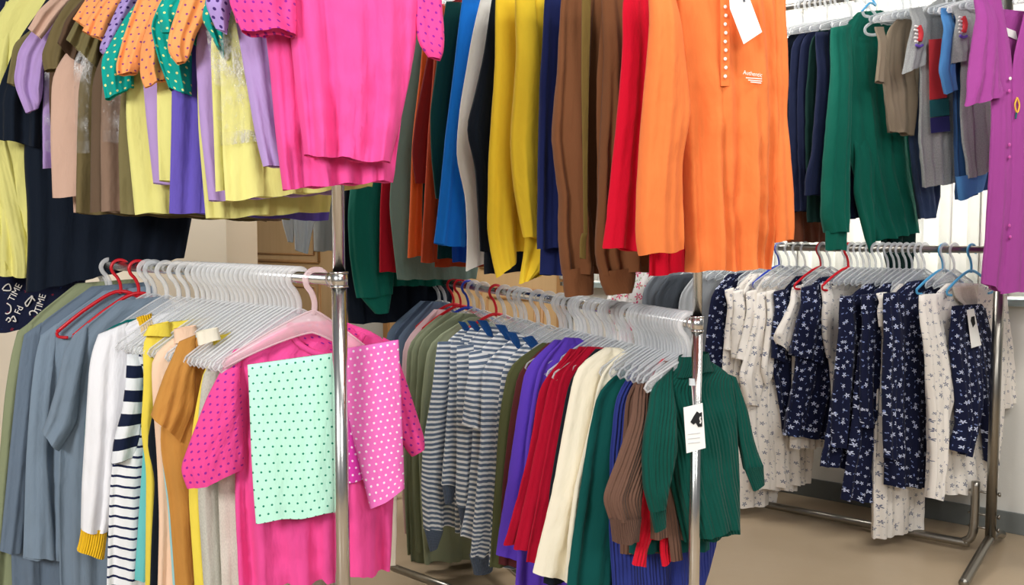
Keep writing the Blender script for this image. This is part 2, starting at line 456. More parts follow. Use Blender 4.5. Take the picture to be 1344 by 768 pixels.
uR, _ = wall_u(1700, 400); uW, _ = wall_u(742, 380); uD1, _ = wall_u(738, 380); uD0, _ = wall_u(517, 400); uL = 7.2
_, zS = wall_u(1335, 392)
TOP = 2.75
wall_box('wall_back', uR, uL, 0, zS, 0, -.12, WALLM)                            # below the sill
w2 = wall_box('wall_back', uW, uL, zS, TOP, 0, -.12, WALLM)                     # beyond the window
w3 = wall_box('wall_back', uR, uW, 2.5, TOP, 0, -.12, WALLM)
wall_box('baseboard_back', uR, uD1-.05, 0, .085, 0, .012, BASEM, bev=.003)
wall_box('trim_1', uR, uW, zS-.028, zS, 0, .055, SILLM, bev=.004)               # window sill board
# window: frame, glass
fr_ = wall_box('window_1', uR, uW, zS, zS+.05, -.1, -.05, simple('white_window_frame', (232, 232, 228), .4))
for k in range(7):
    u = uR + (uW-uR)*k/6
    wall_box('window_frame', u-.025, u+.025, zS+.05, 2.5, -.1, -.05, MATS['white_window_frame'], fr_)
glass = NT('window_glass'); glass.b.inputs['Alpha'].default_value = .12; glass.b.inputs['Roughness'].default_value = .03
wall_box('glass_pane', uR, uW, zS+.05, 2.5, -.078, -.072, glass.m, fr_)
# curtain: long folds
def curtain(name, u0, u1, label, seed):
    rnd = random.Random(seed); bm = bmesh.new(); n = int(abs(u1-u0)/.012); rows = [zS+.012, zS+.3, 1.6, 2.0, 2.48]
    M = lambda u, o, z: wallpt(u, z, o); cols = []
    for side in (0, 1):
        cs = []
        for i in range(n+1):
            u = u0 + (u1-u0)*i/n; ph = 2*PI*u/.105
            cs.append([bm.verts.new(M(u + .012*math.sin(ph*2+1), .05 + .022*math.sin(ph + .6*math.sin(u*7+z*1.3))*(1.1-.15*k) + .003*side, z)) for k, z in enumerate(rows)])
        cols.append(cs)
    for cs in cols:
        for a, b in zip(cs, cs[1:]):
            for k in range(len(rows)-1): bm.faces.new((a[k], b[k], b[k+1], a[k+1]))
    for e in (0, -1):
        for k in range(len(rows)-1): bm.faces.new((cols[0][e][k], cols[1][e][k], cols[1][e][k+1], cols[0][e][k+1]))
    for k in (0, -1):
        for i in range(n): bm.faces.new((cols[0][i][k], cols[0][i+1][k], cols[1][i+1][k], cols[1][i][k]))
    o = finish(bm, name, CURT, None); o['label'] = label; o['category'] = 'curtain'; return o
ct = NT('white_curtain'); ct.b.inputs['Base Color'].default_value = lin((246, 244, 238)); ct.b.inputs['Roughness'].default_value = .9
trl = ct.n('ShaderNodeBsdfTranslucent'); trl.inputs[0].default_value = lin((246, 244, 238)); mx = ct.n('ShaderNodeMixShader'); mx.inputs[0].default_value = .4
ct.l(ct.b.outputs[0], mx.inputs[1]); ct.l(trl.outputs[0], mx.inputs[2]); ct.l(mx.outputs[0], ct.out.inputs[0]); CURT = ct.m
uA, _ = wall_u(1010, 300)
curtain('curtain', uR, uA-.01, 'white pleated curtain hanging above the sill behind the floral pyjamas', 1)
curtain('curtain', uA+.01, uW, 'white curtain glimpsed behind brown cuffs beside the tan panelled door', 2)
# panelled doors on the back wall
def door(name, u0, u1, n):
    d = wall_box(name, u0, u1, 0, 2.15, 0, .04, TANW, bev=.003)
    for a, b in ((u0-.045*(1 if u1 > u0 else -1), u0), (u1, u1+.045*(1 if u1 > u0 else -1))):
        wall_box('door_frame', a, b, 0, 2.2, 0, .055, TRIMW, d, .004)
    wall_box('door_frame', u0, u1, 2.15, 2.2, 0, .055, TRIMW, d, .004)
    w = (u1-u0)/n
    for i in range(n):
        a, b = u0 + w*i + w*.16, u0 + w*(i+1) - w*.16
        s = .018 if u1 > u0 else -.018
        for z0, z1 in ((.2, .88), (1.0, 1.95)):
            bm = bmesh.new(); P = [(a, z0), (b, z0), (b, z1), (a, z1), (a, z0)]
            for off, rr in ((0, .011), (.05, .007)):
                sg = 1 if b > a else -1
                Q = [(a+sg*off, z0+off), (b-sg*off, z0+off), (b-sg*off, z1-off), (a+sg*off, z1-off), (a+sg*off, z0+off)]
                for p, q in zip(Q, Q[1:]): add_tube(bm, [wallpt(p[0], p[1], .043), wallpt(q[0], q[1], .043)], rr, 8)
            finish(bm, 'panel_moulding', TRIMW, d)
            if z0 < .5:
                continue
    return d
door('door_1', uD1, uD0, 2)
uE, _ = wall_u(452, 320); uF, _ = wall_u(300, 320)
door('door_2', uE, uF, 1)
bm = bmesh.new(); add_box(bm, (-6.5, -1.2, 0), (-6.4, 9.5, TOP)); struct(finish(bm, 'wall_left', WALLM, None, False))
# cream panelled cabinet standing behind the left rack
q = at_depth(243, 300, 4.1); q2 = at_depth(297, 300, 4.1)
cab = empty('panelled_cabinet', (q2.x-1.6, 4.1, 0), 0, label='cream panelled cabinet standing behind the left rack, mostly hidden by clothes', category='cabinet')
bm = bmesh.new(); add_box(bm, (-1.6, 0, .05), (1.6, .5, 1.9), .006); finish(bm, 'cabinet_body', CREAM, cab, False)
bm = bmesh.new(); add_box(bm, (-1.56, .03, 0), (1.56, .47, .05)); finish(bm, 'plinth', TRIMW, cab, False)
for k in range(2):
    x0 = -1.59 + k*.795; 
    for z0, z1 in ((.08, .62), (.66, 1.86)):
        bm = bmesh.new(); add_box(bm, (x0+.01, -.022, z0), (x0+.785, -.001, z1), .004); d = finish(bm, 'door', CREAM, cab, False)
        bm = bmesh.new()
        for off in (.05, .085):
            Q = [(x0+off, z0+off), (x0+.795-off, z0+off), (x0+.795-off, z1-off), (x0+off, z1-off), (x0+off, z0+off)]
            for p, r in zip(Q, Q[1:]): add_tube(bm, [(p[0], -.024, p[1]), (r[0], -.024, r[1])], .009, 8)
        finish(bm, 'panel_moulding', simple('tan_moulding', (196, 168, 128), .45), d)
# ---------------------------------------------------------------- garment racks
def local_rack(name, rk, label):
    r = RK[rk]; o = empty(name, r.p0, math.atan2(r.dir.y, r.dir.x), label=label, category='clothes rack'); return o
def tube_obj(name, pts, r, mat, par, seg=14):
    bm = bmesh.new(); add_tube(bm, pts, r, seg); return finish(bm, name, mat, par)
def bent(p): return bez(p, 5)
def collar(par, x, z, r, h=.035):
    bm = bmesh.new()
    for a, b, rr in ((-h/2, h/2, r*1.16), (-h/2, -h/2+.004, r*1.24), (h/2-.004, h/2, r*1.24)): add_tube(bm, [(x, 0, z+a), (x, 0, z+b)], rr, 18)
    c = finish(bm, 'joint_collar', CHROME, par)
    bm = bmesh.new(); add_tube(bm, [(x+r*.9, 0, z), (x+r*1.9, 0, z)], .0152, 16); finish(bm, 'rail_socket', CHROME, c)
    return c
def two_tier(rk, label, L, pr, rr, base, mat=CHROME, over=.2):
    r = RK[rk]; g = local_rack('garment_rack', rk, label)
    for x in (0, L):
        tube_obj('post', [(x, 0, .06), (x, 0, r.low)], pr, mat, g, 20)
        tube_obj('post_extension', [(x, 0, r.low), (x, 0, r.up)], pr*.82, mat, g, 20)
        collar(g, x, r.low, pr) if x == 0 else None
    tube_obj('lower_rail', [(0, 0, r.low), (L, 0, r.low)], rr, mat, g, 18)
    tube_obj('upper_rail', [(-over, 0, r.up), (L+.05, 0, r.up)], rr, mat, g, 18)
    base(g, L); return g
def caster(g, x, y):
    bm = bmesh.new(); add_tube(bm, [(x, y-.012, .028), (x, y+.012, .028)], .028, 18)
    w = finish(bm, 'caster', BLACKPL, g)
    bm = bmesh.new(); add_tube(bm, [(x, y, .03), (x, y, .07)], .007, 8); add_box(bm, (x-.012, y-.017, .024), (x+.012, y-.013, .062)); add_box(bm, (x-.012, y+.013, .024), (x+.012, y+.017, .062)); finish(bm, 'caster_fork', STEEL, w)
def base12(g, L):
    tube_obj('base_bar', [(0, 0, .075), (L, 0, .075)], .014, CHROME, g)
    for x in (0, L):
        tube_obj('foot', [(x, -.27, .075), (x, .27, .075)], .014, CHROME, g)
        for y in (-.25, .25): caster(g, x, y)
two_tier('1', 'chrome two-tier rack at left, post in front of the hot pink tops', 1.75, .0165, .0135, base12)
g2 = two_tier('2', 'chrome two-tier rack in the middle, post before the green turtleneck', 2.25, .0125, .0125, base12)
pa, pb = at_height(516, 745, .06), at_height(640, 790, .06)
def to_local(rk, P):
    r = RK[rk]; d = Vector((P.x, P.y, 0)) - r.p0; return (d.dot(r.dir), d.dot(Vector((-r.dir.y, r.dir.x, 0))), P.z)
tube_obj('side_bar', [to_local('2', pa), to_local('2', pb)], .013, STEEL, g2)
def base3(g, L):
    m = STEEL
    # square U of the base: the long bar turns up beside each post and is bolted to it
    up = .16
    tube_obj('base_bar', bent([(.055, 0, .27), (.055, 0, .15), (.06, 0, .07), (.085, 0, .038), (.14, 0, .03), (.8, 0, .03), (L-.14, 0, .03), (L-.085, 0, .038), (L-.06, 0, .07), (L-.055, 0, .15), (L-.055, 0, .27)]), .0155, m, g)
    for x in (0, L):
        tube_obj('foot', bent([(x, .42, .022), (x, .36, .03), (x, .1, .058), (x, 0, .064), (x, -.1, .058), (x, -.19, .03), (x, -.22, .022)]), .0165, m, g)
        for z in (.1, .15, .235):
            s = 1 if x == 0 else -1
            bm = bmesh.new(); add_tube(bm, [(x-s*.024, 0, z), (x+s*.078, 0, z)], .0045, 8); add_tube(bm, [(x-s*.03, 0, z), (x-s*.022, 0, z)], .008, 6); finish(bm, 'bolt', m, g)
two_tier('3', 'steel two-tier rack at right with bent base tube, before the curtain', 1.9, .0185, .0135, base3, STEEL)
# ================================================================ LEFT RACK
K = cloth
M_PINK = K('hot_pink_jersey', (240, 82, 156)); M_PINKDOT = K('hot_pink_dotted', (236, 74, 150), dots=((150, 40, 150), .0165, .17))
M_MINT = K('mint_dotted', (196, 248, 226), dots=((24, 140, 110), .0185, .13)); M_GREENIN = K('green_inner', (44, 150, 120))
M_PKWHITE = K('pink_white_dotted', (246, 120, 200), dots=((255, 236, 250), .0155, .17))
M_MAGW = K('magenta_white_dotted', (216, 60, 170), dots=((250, 220, 244), .0155, .16))
M_CREAM = K('cream_cotton', (240, 234, 214)); M_HEATH = K('light_heather', (198, 196, 184), heather=.05); M_HEATH2 = K('beige_heather', (214, 206, 194), heather=.05)
M_YEL = K('lemon_cotton', (246, 222, 84)); M_PALEYEL = K('pale_lime_yellow', (236, 230, 146)); M_TAN = K('tan_jersey', (196, 138, 66))
M_LBLUE = K('light_blue_cotton', (166, 222, 228)); M_PEACH = K('peach_cotton', (250, 212, 182)); M_BLACK = K('black_cotton', (18, 26, 36)); M_AQUA = K('aqua_cotton', (112, 204, 204))
M_STRN = K('white_navy_stripe', (246, 247, 250), stripes=((24, 34, 74), .0275, .23)); M_STRW = K('white_navy_broad_stripe', (240, 242, 246), stripes=((20, 30, 58), .062, .5))
M_WHITE = K('white_cotton', (246, 246, 250)); M_GOLD = K('golden_rib', (254, 200, 36), rib=.006); M_TEALD = K('deep_teal', (6, 110, 108))
M_SLATE = K('slate_grey_jersey', (124, 140, 156)); M_SLATE2 = K('grey_blue_jersey', (112, 128, 146)); M_SLATE3 = K('light_slate_jersey', (134, 152, 170)); M_SAGE = K('sage_cotton', (146, 154, 120))
M_DKGREY = K('dark_grey_jersey', (92, 102, 116))
GL = 'tops hanging on the left rack\'s lower rail'
P1 = 24
def h1(x): return ('px', x)
# --- front pink T-shirt with its two pairs of folded trousers
pk, fr = garment('1', 'l', h1(399), 12, 't_shirt', 't-shirt', 'hot pink T-shirt with dotted sleeves fronting the left lower rail', GL, [
    ('body', M_PINK, [(388, 424, 446, 420), (306, 461, 506, 441), (308, 520, 520, 500), (309, 600, 521, 590), (309, 660, 516, 655), (314, 760, 512, 742), (315, 772, 511, 748)], dict(T=(.012, .03), A=(.004, .02), m=34, n=34)),
    ('sleeve', M_PINKDOT, [(305, 462, 322, 456), (290, 486, 314, 490), (272, 520, 317, 520), (252, 572, 319, 560), (236, 616, 320, 592), (245, 643, 319, 617)], dict(dy=-.03, T=(.012, .026))),
    ('sleeve', M_PINKDOT, [(503, 443, 515, 449), (500, 500, 535, 505), (517, 550, 548, 545), (527, 583, 558, 578), (540, 598, 557, 590)], dict(dy=-.005)),
    ('neckband', M_PINKDOT, [(392, 424, 446, 419), (388, 434, 462, 430), (394, 446, 472, 440), (412, 460, 462, 456), (430, 464, 448, 463)], dict(dy=-.012, T=(.004, .005), n=14)),
], hang=None)
bm = bmesh.new(); add_tube(bm, bez([(a, -.024, z) for a, z in [fr.px(x, y, -.024) for x, y in ((380, 424), (386, 444), (408, 461), (436, 467), (462, 459), (478, 438))]], 6), .007, 8, .004); finish(bm, 'neckline_seam', M_PINK, pk)
hanger('1', 'l', hook_t('1', 399)-.05, 10, 'pink', 'pinkish clear hanger of the hot pink dotted-sleeve T-shirt, nearest the post', None, W=.185, roll=5)
garment('1', 'l', ('px', 400), 12, 'trousers', 'trousers', 'mint green trousers with green dots folded over pink T-shirt', 'dotted trousers folded over the front hanger', [
    ('trouser_leg', M_GREENIN, [(428, 468, 446, 466), (432, 560, 447, 560), (430, 664, 446, 662)], dict(dy=-.052, T=(.004, .005), A=(.0005, .001))),
    ('trouser_leg', M_MINT, [(325, 479, 439, 463), (327, 520, 440, 512), (330, 600, 440, 595), (333, 650, 440, 640), (336, 686, 440, 673)], dict(dy=-.07, T=(.006, .008), A=(.0005, .0025), m=24)),
], hang=None)
garment('1', 'l', ('px', 401), 12, 'trousers', 'trousers', 'bright pink trousers with white dots folded right of the post', 'dotted trousers folded over the front hanger', [
    ('trouser_leg', M_MAGW, [(446, 462, 500, 455), (452, 540, 490, 540), (455, 600, 482, 600), (456, 634, 482, 626)], dict(dy=-.035, T=(.005, .006), A=(.0005, .001))),
    ('trouser_leg', M_PKWHITE, [(446, 459, 523, 446), (452, 520, 526, 500), (462, 570, 528, 560), (475, 625, 530, 610), (486, 669, 531, 642)], dict(dy=-.055, T=(.006, .008), A=(.0005, .002), m=20)),
], hang=None)
# --- the rest, front to back
LL = [
 (385, 't_shirt', 't-shirt', 'cream cotton top hidden by pink T-shirt, hem at lower right', [('body', M_CREAM, [(380, 430, 440, 425), (325, 470, 510, 450), (330, 560, 519, 560), (340, 690, 520, 690), (350, 772, 518, 740)])]),
 (373, 'cardigan', 'cardigan', 'beige-grey cardigan right beside the pink dotted sleeve', [('body', M_HEATH2, [(350, 440, 420, 430), (300, 478, 440, 470), (286, 560, 440, 560), (287, 660, 440, 660), (292, 800, 440, 800)])]),
 (361, 'sweatshirt', 'sweatshirt', 'light heather sweatshirt between lemon shirt and beige-grey cardigan', [('body', M_HEATH, [(340, 440, 410, 430), (268, 474, 430, 465), (259, 560, 430, 560), (260, 660, 430, 660), (270, 810, 430, 810)]), ('collar', M_CREAM, [(257, 436, 286, 430), (260, 452, 290, 446)], dict(dy=-.01))]),
 (349, 'shirt', 'shirt', 'lemon shirt right of the tan T-shirt', [('body', M_YEL, [(325, 440, 400, 430), (270, 470, 420, 465), (252, 560, 420, 560), (247, 650, 420, 650), (258, 810, 420, 810)]), ('collar', M_YEL, [(276, 442, 303, 436), (280, 452, 304, 447)], dict(dy=-.01))]),
 (336, 't_shirt', 't-shirt', 'tan jersey T-shirt with wide short sleeve', [('body', M_TAN, [(262, 440, 330, 430), (234, 452, 345, 455), (214, 540, 345, 540), (209, 580, 345, 580), (222, 660, 345, 660), (232, 800, 345, 800)]), ('sleeve', M_TAN, [(236, 450, 258, 441), (216, 490, 257, 490), (202, 530, 256, 535), (198, 545, 238, 580)], dict(dy=-.025))]),
 (323, 'shirt', 'shirt', 'light blue shirt showing as a strip left of tan T-shirt', [('body', M_LBLUE, [(260, 440, 330, 430), (224, 460, 340, 455), (211, 560, 340, 560), (214, 620, 340, 620), (220, 660, 340, 660), (229, 800, 340, 800)])]),
 (311, 'shirt', 'shirt', 'peach cotton shirt between black top and light blue strip', [('body', M_PEACH, [(240, 436, 310, 428), (198, 462, 330, 455), (200, 520, 330, 520), (206, 600, 330, 600), (209, 680, 330, 680), (206, 800, 330, 800)]), ('collar', M_PEACH, [(228, 432, 257, 427), (229, 452, 262, 445)], dict(dy=-.012))]),
 (298, 'long_sleeve_shirt', 'top', 'black long-sleeved top, bent elbow between lemon and peach shirts', [('body', M_BLACK, [(240, 440, 310, 430), (212, 470, 320, 460), (210, 560, 320, 560), (212, 625, 320, 625), (206, 720, 320, 720), (204, 800, 320, 800)]), ('sleeve', M_BLACK, [(207, 470, 222, 470), (202, 540, 216, 540), (191, 582, 212, 574), (204, 625, 214, 620), (199, 700, 210, 700), (196, 790, 209, 790)], dict(dy=-.01, T=(.01, .014)))]),
 (286, 'shirt', 'shirt', 'lemon shirt with raised collar between striped and black tops', [('body', M_YEL, [(205, 425, 290, 415), (186, 438, 310, 440), (189, 500, 310, 500), (184, 568, 310, 570), (192, 610, 310, 610), (190, 800, 310, 800)]), ('collar', M_YEL, [(195, 428, 222, 422), (188, 442, 226, 440)], dict(dy=-.01))]),
 (273, 't_shirt', 't-shirt', 'aqua top whose hem shows low beside the striped top', [('body', M_AQUA, [(225, 432, 280, 425), (192, 462, 290, 460), (190, 560, 290, 560), (184, 650, 290, 650), (178, 740, 290, 742), (177, 763, 290, 766)])]),
 (258, 'striped_shirt', 'top', 'white top with navy stripes next to golden-cuffed white sweater', [('body', M_STRN, [(200, 430, 270, 420), (168, 462, 290, 455), (164, 520, 290, 520), (150, 590, 290, 590), (144, 640, 290, 640), (139, 800, 290, 800)], dict(A=(.002, .012))), ('sleeve', M_STRW, [(167, 466, 189, 464), (165, 500, 188, 500), (160, 540, 187, 540), (149, 580, 184, 572), (146, 610, 176, 600)], dict(dy=-.02))]),
 (234, 'sweater', 'sweater', 'white sweater with golden yellow collar and cuffs', [('body', M_WHITE, [(182, 418, 235, 408), (128, 440, 260, 430), (122, 520, 260, 520), (138, 640, 260, 640), (150, 722, 260, 730)]), ('sleeve', M_WHITE, [(129, 440, 168, 424), (121, 460, 170, 460), (117, 480, 172, 480), (112, 560, 170, 560), (107, 640, 160, 640), (106, 694, 142, 697)], dict(dy=-.02, T=(.014, .03))), ('cuff', M_GOLD, [(107, 690, 141, 694), (104, 710, 139, 714), (101, 722, 137, 732)], dict(dy=-.02, T=(.022, .022))), ('collar', M_GOLD, [(179, 417, 199, 411), (186, 441, 202, 434)], dict(dy=-.004, T=(.012, .012)))]),
 (218, 't_shirt', 't-shirt', 'deep teal top, thin edge between slate tops and white sweater', [('body', M_TEALD, [(165, 420, 230, 412), (126, 437, 240, 435), (118, 500, 240, 500), (111, 560, 240, 560), (109, 640, 240, 640), (112, 700, 240, 700)])]),
 (202, 'slate_shirt', 'top', 'slate grey top with flared sleeve beside teal edge', [('body', M_SLATE, [(155, 395, 220, 388), (94, 440, 240, 432), (84, 500, 240, 500), (78, 580, 240, 580), (76, 660, 240, 660), (80, 800, 240, 800)], dict(A=(.003, .015))), ('sleeve', M_SLATE, [(96, 441, 116, 424), (84, 462, 112, 462), (76, 500, 106, 500), (62, 550, 102, 555), (55, 568, 78, 592)], dict(dy=-.025))], 'grey'),
 (152, 'slate_shirt', 'top', 'slate blue top on the hanger with the left red hook', [('body', M_SLATE3, [(135, 382, 200, 375), (52, 440, 215, 432), (46, 520, 215, 520), (40, 620, 215, 620), (36, 700, 215, 700), (30, 732, 215, 735)], dict(A=(.003, .015))), ('sleeve', M_SLATE3, [(53, 441, 76, 424), (46, 466, 72, 466), (40, 520, 66, 520), (34, 600, 62, 600), (30, 731, 74, 733)], dict(dy=-.022))], 'red'),
 (144, 'slate_shirt', 'top', 'grey blue top between the slate blue and sage ones', [('body', M_SLATE2, [(120, 376, 195, 370), (30, 440, 205, 432), (26, 520, 205, 520), (20, 620, 205, 620), (14, 720, 205, 720), (16, 780, 205, 780)], dict(A=(.003, .015))), ('sleeve', M_SLATE2, [(31, 440, 54, 424), (26, 466, 50, 466), (20, 520, 48, 520), (10, 620, 40, 620), (0, 722, 28, 726)], dict(dy=-.022))]),
 (136, 'sage_shirt', 'shirt', 'sage green shirt, last visible top on the left lower rail', [('body', M_SAGE, [(100, 372, 180, 366), (22, 434, 190, 430), (14, 520, 190, 520), (6, 620, 190, 620), (0, 760, 190, 760)], dict(A=(.003, .015))), ('sleeve', M_SAGE, [(22, 436, 44, 420), (14, 466, 40, 466), (6, 520, 36, 520), (-4, 640, 28, 640), (-12, 772, 20, 772)], dict(dy=-.02))]),
]
for i, it in enumerate(LL):
    garment('1', 'l', h1(it[0]), P1, it[1], it[2], it[3], GL, it[4], hang=(it[5] if len(it) > 5 else 'clear'))
for x in (392, 379, 367, 355, 343, 330, 317, 305, 292, 280, 266, 246, 194, 140, 134):
    hanger('1', 'l', hook_t('1', x), P1 + (x*7 % 9) - 4, 'clear', 'bare clear plastic hanger among the packed hooks on the left lower rail', 'bare hangers on the left lower rail')

hanger('1', 'l', hook_t('1', 181), 30, 'red', 'red plastic hanger, right one of the two red hooks on left lower rail', None)
# ================================================================ LEFT RACK, UPPER RAIL
M_LILAC = K('lilac_jersey', (182, 152, 208)); M_LILDOT = K('lilac_dotted', (172, 148, 210), dots=((66, 40, 110), .0165, .2)); M_ORDOT = K('orange_dotted', (250, 164, 100), dots=((140, 70, 130), .0185, .14))
M_TEDOT = K('teal_dotted', (8, 162, 150), dots=((236, 232, 150), .0185, .15)); M_PURP = K('violet_jersey', (104, 88, 184)); M_OLIVE = K('olive_jersey', (122, 112, 74)); M_MAUVE = K('mauve_brown_jersey', (138, 112, 94))
M_BROWN0 = K('dull_brown_jersey', (104, 84, 66)); M_KHAKI = K('khaki_jersey', (112, 98, 64)); M_PALEPK = K('dusty_pink_jersey', (208, 172, 152)); M_NAVYB = K('midnight_jersey', (16, 26, 40)); M_CHART = K('chartreuse_jersey', (230, 224, 138))
M_BRSL = K('brown_sleeve_jersey', (92, 70, 52))
GU = 'short-sleeved tops on the left rack\'s upper rail'
